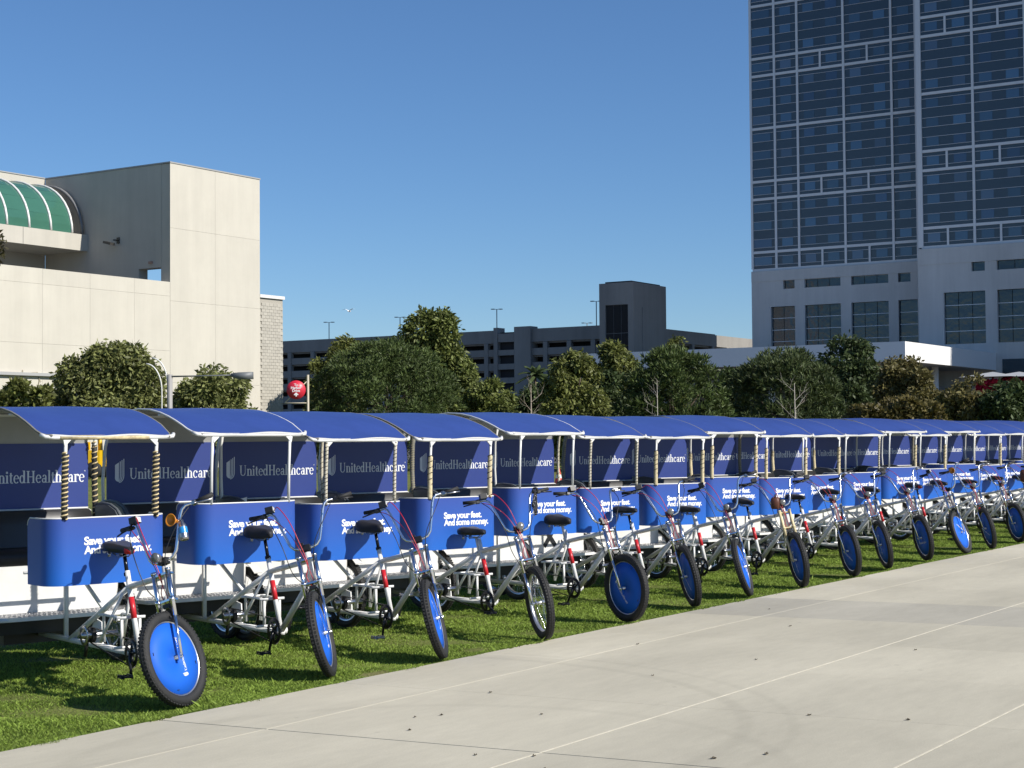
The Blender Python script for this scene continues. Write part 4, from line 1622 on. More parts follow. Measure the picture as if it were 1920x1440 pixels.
gb('inner_core', DARK, XP + 3.0, XP + 34, 144, 238, 0, zf(20.2))
lv = [(21.3, 18.95), (17.8, 16.55), (15.3, 14.0), (12.8, 11.5), (10.3, 9.0), (7.8, 6.5)]
for k, (zt, zb) in enumerate(lv):
    gb('parapet', PKC, XP, XP + .5, 146.2, 166.0, zf(zb), zf(zt))
    gb('parapet', PKC, XP, XP + .5, 174.5, 238, zf(zb), zf(zt))
    gb('floor_slab', PKC, XP + .52, XP + 6, 146, 238, zf(zb) - .3, zf(zb))
for y in [147 + 5.2 * k for k in range(4)] + [176 + 6.2 * k for k in range(10)]:
    gb('column', PKC, XP - .15, XP + .75, y, y + .9, 0, zf(18.9))
# stair bay in the long side
for k, (zt, zb) in enumerate(lv):
    gb('stair_balcony', PKC, XP - .5, XP + .3, 169.8, 173.4, zf(zb) + .15, zf(zt) - (.7 if k == 0 else .15))
gb('stair_wall', PKC, XP - .6, XP + 2, 166.0, 169.7, 0, zf(21.75))
gb('stair_wall', PKC, XP - .6, XP + 2, 173.5, 174.4, 0, zf(21.75))
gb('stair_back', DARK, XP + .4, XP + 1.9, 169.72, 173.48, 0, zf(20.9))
# short side, its far end standing in the sun
YP = 140.0
gb('parapet', PKC, XP + 1.0, 288, YP, YP + .5, zf(18.2), zf(20.45))
gb('parapet', PKC, 288.001, 318, YP, YP + .5, zf(18.2), zf(20.3))
gb('parapet', PKC, XP + 1.0, 318, YP, YP + .5, zf(14.4), zf(16.8))
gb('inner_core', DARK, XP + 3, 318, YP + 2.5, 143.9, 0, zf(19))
gb('floor_slab', PKC, XP + .5, 318, YP + .52, YP + 2.4, zf(18.2) - .3, zf(18.2))
for x in (XP + 1.2, 270, 278, 286.5, 293, 299, 305, 311):
    gb('column', PKC, x, x + .9, YP - .1, YP + .6, 0, zf(18.19))
# stair tower
SX = 238.1 * PK
ty0, ty1 = 130.6 * PK, 137.1 * PK
tx1 = SX + 12.3
gb('tower_wall', PKC, SX, SX + .5, ty0, ty0 + 1.1, 0, zf(27.45))
gb('tower_wall', PKC, SX, SX + .5, ty1 - 1.2, ty1, 0, zf(27.45))
gb('tower_wall', PKC, SX, SX + .5, ty0 + 1.1, ty1 - 1.2, zf(23.8), zf(27.45))
gb('tower_wall', PKC, SX + .501, tx1, ty0, ty0 + .5, 0, zf(27.45))
gb('tower_wall', PKC, SX + .501, tx1, ty1 - .5, ty1, 0, zf(27.45))
gb('tower_panel', PKC, SX + 3.2, SX + 9.5, ty0 - .12, ty0 - .003, 0, zf(23.4))
gb('tower_roof', mat('dark_roof', (.06, .06, .06), .8), SX + .8, tx1 - .8, ty0 + .8, ty1 - .8, zf(27.45), zf(27.75))
GD = mat('dark_glass', (.012, .016, .02), .12)
gl0, gl1 = ty0 + 1.1, ty1 - 1.2
for i in range(3):
    for j in range(4):
        w = (gl1 - gl0) / 3
        hgt = (zf(23.8) - 5) / 4
        gb('stair_pane', GD, SX + .28, SX + .32, gl0 + i * w + .05, gl0 + (i + 1) * w - .05, 5 + j * hgt + .06, 5 + (j + 1) * hgt - .06)
gb('stair_frame', mat('frame_grey', (.12, .125, .13), .5), SX + .33, SX + .40, gl0, gl1, 5, zf(23.8))
# lamps on the top deck
LP = mat('lamp_grey', (.12, .13, .14), .5)
for (x, y, hgt, two, lab) in ((XP + 8, 222, 4.4, 1, 'leftmost lamp post on the garage deck'), (XP + 8, 203.2, 4.6, 1, 'lamp post on the garage deck left of the tall pale tree'),
                              (XP + 5, 177.3, 4.8, 2, 'lamp post on the garage deck just right of the tall pale tree'),
                              (XP + 30, 171.5, 3.2, 1, 'shortest lamp post on the garage deck, only its head showing'),
                              (XP + 5, 154.8, 5.2, 1, 'tallest lamp post on the garage deck, left of the stair tower'),
                              (XP + 14, 146.2, 4.6, 1, 'lamp post on the garage deck right of the stair tower')):
    t = empty('lamp_post', (x, y, zf(19.0)), lab, 'lamp post', 'lamp posts on the top deck of the garage')
    MB().tube([(0, 0, 0), (0, 0, hgt + 2.2)], .09, 8).build('pole', LP, t)
    m = MB()
    for s in (-1, 1):
        m.tube([(0, 0, hgt + 2.15), (.45 * s * .55, -.45 * s * .84, hgt + 2.2)], .05, 6)
        m.box((.75 * s * .55, -.75 * s * .84, hgt + 2.2), (.6, .6, .14))
    m.build('lamp_head', LP, t)
    if two == 2:
        MB().box((0, 0, hgt * .45), (.5, .5, .5)).build('camera_box', LP, t)

# ------------------------------------------------------------------ hotel tower
XH = 261.9
HC = mat('hotel_concrete', (.54, .525, .495), .8, var=.09, vscale=.12)
streaks(HC, .13, .35)
SPAN = mat('spandrel_glass', (.042, .062, .080), .20, spec=.6, objvar=.15)
WIN = mat('window_glass', (.060, .125, .20), .08, spec=.85, objvar=.35)
WINS = [WIN, mat('window_glass_dim', (.050, .098, .15), .08, spec=.85, objvar=.3), mat('window_curtain', (.085, .135, .20), .15, spec=.8, objvar=.25),
        mat('window_deep', (.045, .085, .15), .1, spec=.85, objvar=.3)]
WRND = random.Random(21)
MUL = mat('mullion_metal', (.70, .70, .69), .45)
LINE = mat('transom_metal', (.66, .67, .68), .4)
hot = empty('hotel_tower', (XH, 119.95, 0), 'tall dark glass hotel tower with a pale window grid at the right', 'building')


def ht(name, m_, x0, x1, y0, y1, z0, z1, par=hot):
    return MB().bx(x0 - XH, x1 - XH, y0 - 119.95, y1 - 119.95, z0, z1).build(name, m_, par)


FL = 3.076
TOPZ = 104.0
HD = 28.7


def levels(z0, n=24):
    out, z, k = [z0], z0, 0
    pat = [1, 3, 1, 3, 3, 1, 3, 3, 1, 3, 3]
    lv_ = []
    for p in pat:
        lv_.append((z, z + p * FL, p))
        z += p * FL
    return lv_, z


def facade(X, cols, z0, bays, y_end, vis_z, single_split=True):
    """cols: mullion Ys from far to near; bays: window centres per bay"""
    lv_, ztop = levels(z0)
    ht('curtain_wall', SPAN, X + .0, X + .4, y_end, cols[0], z0, ztop)
    wme = {}
    for y in cols:
        ht('mullion', MUL, X - .22, X - .002, y - .20, y + .20, z0 + .22, ztop)
    for (za, zb, p) in lv_:
        ht('floor_band', MUL, X - .20, X - .004, y_end, cols[0], zb - .22, zb + .22)
        if p == 1:
            for (ya, yb), wins in zip(zip(cols, cols[1:]), bays):
                if len(wins) == 2:
                    ym = (ya + yb) / 2
                    ht('mullion', MUL, X - .19, X - .005, ym - .17, ym + .17, za + .225, zb - .225)
        for k in range(p):
            zt = za + (k + 1) * FL
            for zz in (zt - .80, zt - 2.27):
                ht('transom', LINE, X - .10, X - .003, y_end, cols[0], zz - .026, zz + .026)
            for (ya, yb), wins in zip(zip(cols, cols[1:]), bays):
                for (w0, w1) in wins:
                    key = round(w0 - w1, 2)
                    wk = WRND.choice((0, 0, 0, 1, 1, 2, 3))
                    if (key, wk) not in wme:
                        wme[(key, wk)] = MB().bx(-.05, 0, 0, key, 0, 1.36).mesh('window', WINS[wk])
                    if zt < vis_z:
                        link('window', wme[(key, wk)], hot, loc=(X - .006 - XH, w1 - 119.95, zt - 2.215))
    ht('floor_band', MUL, X - .20, X - .004, y_end, cols[0], z0 - .22, z0 + .22)
    return ztop


zt1 = facade(XH, [119.9, 115.43, 111.18, 102.82, 94.45, 90.30], 30.53,
             [[(119.6, 116.3)], [(114.35, 112.35)], [(110.07, 108.16), (105.99, 103.97)], [(101.71, 99.78), (97.5, 95.55)], [(93.36, 91.40)]], 87.83, 84)
XR = XH - 7.0
zt2 = facade(XR, [87.3, 78.75, 70.5, 62.2], 31.6, [[(86.3, 84.3), (81.9, 79.9)], [(77.7, 75.7), (73.5, 71.5)], [(69.5, 67.5), (65.2, 63.2)]], 62.0, 76)
ht('pilaster', MUL, XR - .3, XR - .001, 87.0, 87.8, 31.6, zt2)
ht('tower_body', SPAN, XH + .41, XH + HD, 87.8, 119.9, 28.5, zt1)
ht('tower_body', SPAN, XR + .41, XH + HD, 62.0, 87.79, 28.5, zt2)
ht('curtain_wall', SPAN, XR, XH + HD, -22, 61.99, 28.5, zt2)
ht('added_shade_wing', HC, XR - 10.9, XH + HD, -70, -22.01, 0, zt2)  # wing added out of view, placed so its shadow falls on the canopy fascia
ht('added_shade_wing', HC, XR - 10.9, XR - .01, -22, -7.4, 0, zt2)
# podium, left part: concrete with window openings
def wall_holes(name, m_, X, ys, zs, holes, th=.7):
    """cells between the breaks, those in holes left open"""
    m = MB()
    for i in range(len(ys) - 1):
        for j in range(len(zs) - 1):
            if (i, j) in holes:
                continue
            m.bx(X - XH, X + th - XH, ys[i] - 119.95, ys[i + 1] - 119.95, zs[j], zs[j + 1])
    return m.build(name, m_, hot)


PG = mat('podium_glass', (.018, .040, .055), .05, spec=.75, objvar=.3)


def wav(m_):
    nt = m_.node_tree
    b = nt.nodes['Principled BSDF']
    ge = nt.nodes.new('ShaderNodeNewGeometry')
    nz = nt.nodes.new('ShaderNodeTexNoise')
    nz.inputs['Scale'].default_value = .9
    nz.inputs['Detail'].default_value = 2
    lk(nt, ge.outputs['Position'], nz.inputs['Vector'])
    bp = nt.nodes.new('ShaderNodeBump')
    bp.inputs['Strength'].default_value = .10
    bp.inputs['Distance'].default_value = .4
    lk(nt, nz.outputs['Fac'], bp.inputs['Height'])
    lk(nt, bp.outputs['Normal'], b.inputs['Normal'])


wav(PG)
ys = [119.9, 116.35, 114.01, 111.9, 110.1, 103.62, 101.75, 95.28, 93.6, 91.5, 90.34, 87.85]
zs2 = [0, 10.0, 24.0, 26.98, 28.45, 30.30]
holes = {(2, 3), (4, 3), (6, 3), (8, 3), (1, 1), (2, 1), (4, 1), (6, 1), (8, 1), (9, 1)}
wall_holes('podium_wall', HC, XH - .7, ys, zs2, holes)
ht('podium_ledge', HC, XH - .78, XH - .705, 87.85, 119.9, 28.46, 30.28)
ht('podium_core', DARK, XH + .01, XH + .2, 87.8, 119.9, 0, 28.4)


def glazed(X, y0, y1, z0, z1, nyy, nzz):
    for i in range(nyy):
        for j in range(nzz):
            a, b = y0 + (y1 - y0) * i / nyy, y0 + (y1 - y0) * (i + 1) / nyy
            c, d = z0 + (z1 - z0) * j / nzz, z0 + (z1 - z0) * (j + 1) / nzz
            ht('pane', PG, X - .12, X - .06, min(a, b) + .05, max(a, b) - .05, c + .05, d - .05)
    for j in range(1, nzz):
        z = z0 + (z1 - z0) * j / nzz
        ht('transom', LINE, X - .16, X - .05, min(y0, y1), max(y0, y1), z - .05, z + .05)


for y0, y1 in ((114.01, 111.9), (110.1, 103.62), (101.75, 95.28), (93.6, 91.5)):
    glazed(XH, y0, y1, 26.98, 28.45, 1 if y0 - y1 < 3 else 3, 1)
for y0, y1, n in ((116.35, 111.9, 2), (110.1, 103.62, 3), (101.75, 95.28, 3), (93.6, 90.34, 1)):
    glazed(XH, y0, y1, 10.0, 24.0, n, 7)
# podium, right part (nearer)
ys = [87.8, 83.7, 79.2, 77.1, 70.0 + 5.25, 62.0, 58, 50, 46]
zs2 = [0, 16.0, 24.2, 27.3, 28.75, 31.35]
wall_holes('podium_wall', HC, XR - .7, ys, zs2, {(2, 3 - 0), (1, 1), (2, 1), (4, 1), (4, 3), (6, 1), (6, 3)} - {(1, 3)})
ht('podium_ledge', HC, XR - .78, XR - .705, 46, 87.8, 28.76, 31.33)
ht('podium_core', DARK, XR + .01, XR + .2, -22, 87.75, 0, 28.4)
glazed(XR, 79.2, 77.1, 27.3, 28.75, 1, 1)
glazed(XR, 75.25, 62.0, 27.3, 28.75, 5, 1)
glazed(XR, 83.7, 77.1, 16.0, 24.2, 3, 4)
glazed(XR, 75.25, 62.0, 16.0, 24.2, 6, 4)
# lower right: street-level glazing
ht('lower_glazing', PG, XR - .78, XR - .72, 55, 74.6, 8.0, 13.4)

# two office blocks left of the frame: they stand mirrored in the hotel's podium glass
for (x, y, wx, wy, hgt, lab, cc) in ((92, 182, 40, 30, 46, 'pale office block left of the view, mirrored in the podium glass', (.42, .40, .36)),
                                     (30, 236, 34, 34, 74, 'taller brown office block left of the view, mirrored in the podium glass', (.26, .20, .16))):
    t = empty('office_block', (x, y, 0), lab, 'building')
    MB().bx(0, wx, 0, wy, 0, hgt).build('wall', mat('office_wall_%d' % x, cc, .8), t)
    m = MB()
    for k in range(int(hgt / 3.6)):
        z = 2 + 3.6 * k
        for j in range(int(wx / 4)):
            m.bx(j * 4 + .7, j * 4 + 3.4, -.06, -.005, z, z + 1.9)
        for j in range(int(wy / 4)):
            m.bx(wx + .005, wx + .06, j * 4 + .7, j * 4 + 3.4, z, z + 1.9)
    m.build('window', GD, t, kind='stuff')

# entrance canopy
CW = mat('canopy_white', (.78, .77, .75), .5, var=.03)
can = empty('entrance_canopy', (213.24, 75.58, 0), 'wide white flat entrance canopy in front of the hotel tower', 'canopy')
cz0, cz1 = 11.72, 14.36
MB().bx(0, .5, 0, 50, cz0, cz1).build('fascia', CW, can)
MB().bx(.501, 40.9, 0, .5, cz0, cz1).build('fascia', CW, can)
MB().bx(.501, 40.9, .501, 50, cz1 - .6, cz1 - .1).build('roof_slab', CW, can)
MB().bx(.501, 40.9, .501, 50, cz0 + .1, cz0 + .4).build('soffit', mat('canopy_soffit', (.55, .54, .52), .7), can)
for x, y in ((6, 4), (24, 4), (6, 22), (24, 22), (6, 40), (24, 40)):
    MB().tube([(x, y, 0), (x, y, cz0 + .1)], .5, 12).build('column', CW, can)
lob = empty('lobby_block', (236, 80, 0), 'low dark lobby front below the white canopy', 'building')
MB().bx(0, 17, 0, 40, 0, 9).build('wall', mat('lobby_wall', (.22, .20, .17), .7), lob)
MB().bx(-.1, -.01, 2, 38, 1, 8).build('glazing', GD, lob)

# cafe awnings and the red bougainvillea hedge by the hotel
def aw(px, depth=150):
    q = math.atan((px - 960) / FPX)
    return math.cos(YAW - q) * depth / math.cos(q), math.sin(YAW - q) * depth / math.cos(q)


AWN = mat('awning_pale', (.38, .39, .40), .6)
for i, (x, y, lab) in enumerate(((*aw(1862), 'left pale awning above the red flowering hedge'), (*aw(1912), 'right pale awning above the red flowering hedge, at the picture edge'))):
    t = empty('awning', (x, y, 0), lab, 'awning', 'pale awnings by the hotel')
    MB().add([(-2.4, -2.4, 7.0), (2.4, -2.4, 7.0), (2.4, 2.4, 7.0), (-2.4, 2.4, 7.0), (0, 0, 7.5)], [(0, 1, 4), (1, 2, 4), (2, 3, 4), (3, 0, 4)]).build('canopy', AWN, t)
    MB().tube([(0, 0, 0), (0, 0, 7.4)], .08, 6).build('pole', LP, t)


# ------------------------------------------------------------------ trees and hedges
def rand_dirs(r, n):
    v = r.normal(size=(n, 3))
    return v / np.linalg.norm(v, axis=1)[:, None]


def leaf_quads(r, c, size, aspect, droop=0.0, outward=None, jitter=1.0):
    """rhombic leaves at points c"""
    n = len(c)
    d = rand_dirs(r, n)
    if outward is not None:
        d = d * jitter + outward
        d /= np.linalg.norm(d, axis=1)[:, None]
    d[:, 2] -= droop
    d /= np.linalg.norm(d, axis=1)[:, None]
    e = np.cross(d, rand_dirs(r, n))
    e /= np.linalg.norm(e, axis=1)[:, None] + 1e-9
    s = (size * (.6 + .8 * r.rand(n)))[:, None]
    P = np.empty((n, 4, 3), np.float32)
    P[:, 0] = c
    P[:, 1] = c + d * s * .5 + e * s * aspect
    P[:, 2] = c + d * s
    P[:, 3] = c + d * s * .5 - e * s * aspect
    return P.reshape(-1, 3)


def crown_points(r, lobes, n, shell=.35):
    w = np.array([l[3] * l[4] for l in lobes])
    pick = r.choice(len(lobes), size=n, p=w / w.sum())
    L = np.array(lobes)[pick]
    d = rand_dirs(r, n)
    rad = 1 - shell * r.rand(n) ** 1.6
    p = L[:, :3] + d * rad[:, None] * np.stack([L[:, 3], L[:, 3], L[:, 4]], 1)
    # push clumps
    return p, d


def make_lobes(r, w, z0, z1, n, fine=False):
    """lobes over a broad dome of half width w between z0 and z1"""
    h = z1 - z0
    zc = z0 + .40 * h
    out = [(0, 0, zc, w * (.82 if fine else .74), h * (.45 if fine else .38))]
    n = int(n * (6 if fine else 2.4))
    for k in range(n):
        v = r.normal(size=3)
        v /= np.linalg.norm(v)
        if v[2] < -.5:
            v[2] *= -1
        s = min(w, h * .7) * ((.10 + .11 * r.rand()) if fine else (.16 + .20 * r.rand()))
        rw = w - s * .9
        rh = (.60 * h if v[2] > 0 else .38 * h) - s * .7
        out.append((v[0] * rw, v[1] * rw, zc + v[2] * rh, s, s * .82))
    return out


LEAFM = {}


def leaf_mat(key, col, isl=.45, trans=.25, var=.3, vscale=.5):
    return mat('leaf_' + key, col, .55, isl=isl, trans=trans, var=var, vscale=vscale, spec=.3)


BARK = mat('bark', (.10, .075, .055), .9, var=.3, vscale=6, bump=.5, bscale=12)
PALEB = mat('pale_bark', (.42, .38, .33), .85, var=.2, vscale=5)


def trunk(parent, h, r0, seed, limbs=5, spread=1.5, m_=None, top=.75):
    r = random.Random(seed)
    m = MB()
    pts = [(0, 0, -.05), (.05 * h * (r.random() - .5), .05 * h * (r.random() - .5), h * .35), (.08 * h * (r.random() - .5), .08 * h * (r.random() - .5), h * top)]
    m.tube(pts, [r0, r0 * .75, r0 * .3], 8)
    for k in range(limbs):
        a = 2 * math.pi * k / limbs + r.random()
        z = h * (.28 + .3 * r.random())
        q = Vector((pts[1][0] * min(1, z / (h * .35)), pts[1][1] * min(1, z / (h * .35)), z))
        e = q + Vector((math.cos(a) * spread * (.5 + .4 * r.random()), math.sin(a) * spread * (.5 + .4 * r.random()), h * (.2 + .15 * r.random())))
        mid = q.lerp(e, .5) + Vector((0, 0, -.06 * h))
        m.tube([q, mid, e], [r0 * .45, r0 * .3, r0 * .12], 6)
    return m.build('trunk', m_ or BARK, parent)


def tree(label, x, y, h, w, zb, kind, seed, n=9000, col=None, nl=12, size=.34, droop=.25, m_=None, cat='tree', name='tree', limbs=5, asp=.22, lobes=None, tr=.16, tilt=0):
    t = empty(name, (x, y, 0), label, cat)
    r = np.random.RandomState(seed)
    lb = lobes or make_lobes(r, w, zb, h, nl, kind == 'pine')
    if kind == 'leafy':
        nc = n // 9
        c, d = crown_points(r, lb, nc)
        c = np.repeat(c, 9, 0) + r.normal(size=(nc * 9, 3)) * size * .42
        V = leaf_quads(r, c, size, asp, droop, np.repeat(d, 9, 0) * .6, 1.0)
    else:                                     # pine: tufts of needles pointing out and up
        nc = n // 8
        c, d = crown_points(r, lb, nc, .28)
        c = c + r.normal(size=c.shape) * .08
        d = d + np.array([0, 0, .75])
        d /= np.linalg.norm(d, axis=1)[:, None]
        V = leaf_quads(r, np.repeat(c, 8, 0), size, .085, 0, np.repeat(d, 8, 0) * 1.25, 1.0)
    me = np_mesh('crown', V, 4, col)
    o = link('crown', me, t, kind='stuff')
    trunk(t, h * .9, tr * (1 + h / 12), seed, limbs, w * .6, m_)
    return t


def g_at(px, depth):
    """ground point under a picture column at a given distance ahead"""
    s = (px - 960) / FPX
    f = Vector((math.cos(YAW), math.sin(YAW), 0))
    r_ = Vector((math.sin(YAW), -math.cos(YAW), 0))
    p = f * depth + r_ * (s * depth)
    return p.x, p.y


GR1 = leaf_mat('broad_green', (.165, .180, .060))
GR2 = leaf_mat('olive', (.135, .150, .040))
GR3 = leaf_mat('pale_olive', (.135, .160, .042))
GRB = leaf_mat('brown_olive', (.135, .118, .042))
GRD = leaf_mat('dark_green', (.060, .085, .030))
PIN = leaf_mat('pine', (.075, .105, .030), isl=.5, trans=.15)
PIN2 = leaf_mat('pine_dull', (.072, .095, .034), isl=.5, trans=.15)


def hz(top, px, d):
    hor = 821 - .0075 * (px - 960)
    return (hor - top) / FPX * d + 1.8


SPEC = [
    # label, px, depth, top, half px, crown bottom z, kind, leaf count, material, leaf size, extras
    ('broad leaved tree with drooping leaves and a pale trunk in front of the cream hall', 190, 84, 640, 118, 2.6, 'leafy', 20000, GR1, .36, dict(droop=.5, m_=PALEB, tr=.10,
        lobes=[(-.3, 0, 4.4, 1.6, 1.4), (.3, .2, 5.6, 1.25, 1.15), (1.2, 0, 5.3, 1.25, 1.2), (2.1, 0, 4.6, 1.0, 1.3), (1.6, 0, 3.4, 1.6, 1.2), (-1.5, 0, 4.9, .75, 1.1), (-2.0, 0, 3.5, 1.1, .9),
               (-2.8, 0, 2.9, .9, .6), (.2, -.4, 3.2, 2.0, 1.0), (.9, 0, 6.05, .8, .7), (1.75, 0, 5.9, .6, .75), (-.35, 0, 5.75, .6, .7)])),
    ('low broad leaved tree between the cream hall and the lamp arm', 402, 82, 690, 82, .8, 'leafy', 10000, GR1, .34, dict(droop=.4, tr=.08)),
    ('big round dark pine left of the picture centre', 722, 92, 640, 148, .2, 'pine', 42000, PIN, .33, dict(nl=18, limbs=6)),
    ('tall pale leaved tree rising behind the big round pine', 815, 106, 569, 72, 2.5, 'leafy', 15000, GR3, .40, dict(droop=.4,
        lobes=[(-1.5, 0, 6.2, 1.1, 1.3), (-.4, 0, 6.5, 1.3, 1.4), (-2.0, .2, 7.5, .85, .9), (-.95, 0, 8.8, 1.0, .95), (.55, 0, 8.7, .95, 1.1), (.8, .2, 7.1, 1.1, 1.0), (1.6, 0, 6.0, .9, .9),
               (2.05, 0, 5.0, .75, 1.1), (1.0, 0, 3.9, 1.3, 1.1), (-2.3, 0, 6.8, .6, .6), (-.2, 0, 4.4, 1.8, 1.3), (-.5, 0, 9.6, .55, .45), (.6, 0, 9.55, .55, .5)])),
    ('small olive tree peeking over the left shoulder of the big pine', 648, 112, 634, 44, 1, 'leafy', 5000, GR2, .38, dict()),
    ('small olive tree between the big pine and the garage', 602, 112, 672, 30, 1, 'leafy', 3000, GR2, .38, dict()),
    ('low olive shrub tree right of the big round pine', 918, 95, 714, 58, .3, 'leafy', 8000, GR3, .34, dict()),
    ('rounded yellow-green tree at the picture centre', 1076, 88, 661, 66, .3, 'leafy', 13000, GR2, .34, dict(nl=14, droop=.6)),
    ('dull olive tree behind the rounded yellow-green one', 1155, 106, 641, 52, .5, 'leafy', 8000, GR2, .40, dict()),
    ('wide dark pine below the stair tower', 1262, 90, 655, 108, .0, 'pine', 24000, PIN, .40, dict(nl=16, limbs=6)),
    ('small tree top poking above the wide dark pine', 1270, 108, 629, 20, 3, 'leafy', 2500, GR2, .36, dict()),
    ('broad dark evergreen below the hotel corner', 1470, 96, 657, 116, .0, 'pine', 22000, PIN2, .42, dict(nl=17)),
    ('dark tree with a loose top in front of the hotel podium', 1590, 110, 629, 68, .2, 'leafy', 10000, GRD, .40, dict(nl=13)),
    ('olive tree with an upright tip in front of the white canopy', 1700, 100, 661, 62, .2, 'leafy', 11000, GRB, .36, dict(nl=13)),
    ('brownish olive tree left of the red flowering hedge', 1814, 92, 700, 62, .2, 'leafy', 10000, GRB, .34, dict(nl=12)),
    ('dark green tree at the right picture edge below the red hedge', 1898, 90, 716, 64, .2, 'leafy', 8000, GRD, .34, dict()),
    ('dark shrub filling the gap between the two wide evergreens', 1372, 102, 690, 34, .1, 'leafy', 5000, GRD, .36, dict()),
    ('dark shrub between the dull olive tree and the wide dark pine', 1140, 98, 700, 40, .1, 'leafy', 5000, GRD, .36, dict()),
    ('dark shrub behind the leafless sapling at the centre', 1000, 104, 722, 36, .1, 'leafy', 4000, GRD, .36, dict()),
]
for i, (lab, px, d, top, hp, zb, kind, n, m_, size, ex) in enumerate(SPEC):
    x, y = g_at(px, d)
    w = hp / FPX * d
    h = hz(top, px, d)
    if 'lobes' in ex:
        # lobes are laid out across the view
        ca, sa = math.sin(YAW), -math.cos(YAW)
        ex = dict(ex, lobes=[(a * ca - b * sa, a * sa + b * ca, z, r_, rz_) for a, b, z, r_, rz_ in ex['lobes']])
    tree(lab, x, y, h, w, zb, kind, 40 + i, int(n * 1.7), m_, size=size * .76, **ex)


def bare_tree(label, px, d, top, seed, m_=PALEB, r0=.06, spread=1.0):
    x, y = g_at(px, d)
    h = hz(top, px, d)
    t = empty('bare_tree', (x, y, 0), label, 'tree')
    r = random.Random(seed)
    m = MB()
    m.tube([(0, 0, -.05), (.04, 0, h * .45), (.1, .05, h * .9)], [r0, r0 * .7, r0 * .25], 7)
    m.build('trunk', m_, t)
    m = MB()

    def br(p, dv, L, rad, dep):
        q = p + dv * L
        m.tube([p, p.lerp(q, .5) + Vector((0, 0, -.03 * L)), q], [rad, rad * .75, rad * .45], 4, caps=False)
        if dep:
            for k in range(3):
                nd = (dv + Vector((r.uniform(-.8, .8), r.uniform(-.8, .8), r.uniform(-.1, .7)))).normalized()
                br(p.lerp(q, .45 + .25 * k), nd, L * .62, rad * .5, dep - 1)
    for k in range(6):
        a = r.random() * 6.28
        br(Vector((.03, 0, h * (.36 + .09 * k))), Vector((math.cos(a) * spread, math.sin(a) * spread, .8)).normalized(), h * .15, r0 * .28, 2)
    m.build('branches', m_, t)
    return t


bare_tree('leafless sapling with thin pale branches at the picture centre', 995, 85, 703, 4, mat('twig', (.30, .25, .20), .9))
bare_tree('leafless pale branches showing in front of the wide dark pine', 1232, 84, 694, 9, r0=.035, spread=1.5)
bare_tree('leafless sapling with a white trunk in front of the broad dark evergreen', 1490, 84, 700, 12, r0=.045, spread=.9)


def hedge(name, label, px0, px1, d, top, m_, n, size, seed, zb=0.0, dep=1.5, cat='hedge'):
    x0, y0 = g_at(px0, d)
    x1, y1 = g_at(px1, d)
    h = hz(top, (px0 + px1) / 2, d)
    r = np.random.RandomState(seed)
    L = math.hypot(x1 - x0, y1 - y0)
    u = r.rand(n) * L
    v = r.rand(n) * dep - dep / 2
    bumpy = 1 - .12 * (np.sin(u * 1.7) + np.sin(u * 4.1 + 1)) * .5
    z = zb + (h - zb) * bumpy * (1 - .6 * r.rand(n) ** 2.5)
    ends = np.clip(np.minimum(u, L - u) / (.18 * L), 0.05, 1) ** .5
    z = zb + (z - zb) * (ends if cat == 'bush' else 1)
    c = np.stack([u * (x1 - x0) / L - v * (y1 - y0) / L, u * (y1 - y0) / L + v * (x1 - x0) / L, z], 1)
    V = leaf_quads(r, c, size, .25, 0, np.array([[0, 0, .5]]), 1.0)
    o = link(name, np_mesh(name, V, 4, m_), loc=(x0, y0, 0))
    tag(o, label, cat)
    o['kind'] = 'thing'
    return o


hedge('hedge', 'clipped green hedge at the foot of the cream hall, left of the drooping tree', -60, 90, 80, 736, GR2, 9000, .28, 71)
hedge('brown_bush', 'low brown-green bush behind the far roofs', 1575, 1775, 70, 764, leaf_mat('heath', (.115, .095, .03)), 16000, .22, 72, dep=4.0, cat='bush')
hedge('bougainvillea', 'bright red flowering hedge by the hotel at the right picture edge', 1838, 1990, 150, 717, leaf_mat('red_bloom', (.46, .012, .05), trans=.2), 9000, .4, 73, zb=4.5, dep=2.5)
hedge('hedge', 'dark hedge line at the foot of the trees behind the lawn', 860, 2060, 112, 770, GRD, 22000, .45, 74, dep=2.0)
hedge('hedge', 'dark green hedge at the far edge of the lawn behind the nearest pedicabs', 250, 620, 88, 812, GRD, 9000, .30, 75, dep=1.2)


def vines():
    """creepers on the low wall"""
    m = MB()
    r = random.Random(3)
    for k in range(9):
        x = 59.5 + k * .75
        p = Vector((x, YB - .06, 2.5))
        pts = [p]
        while p.z < 5.5:
            p = p + Vector((r.uniform(-.25, .25), 0, r.uniform(.3, .5)))
            pts.append(p)
            if r.random() < .6:
                q = p + Vector((r.uniform(-.7, .7), 0, r.uniform(-.1, .3)))
                m.tube([p, q], .015, 4)
        m.tube(pts, .022, 4)
    o = m.build('creeper', mat('creeper_stem', (.34, .30, .20), .9))
    tag(o, 'thin dry creeper climbing the foot of the cream wall at the left', 'plant')


vines()

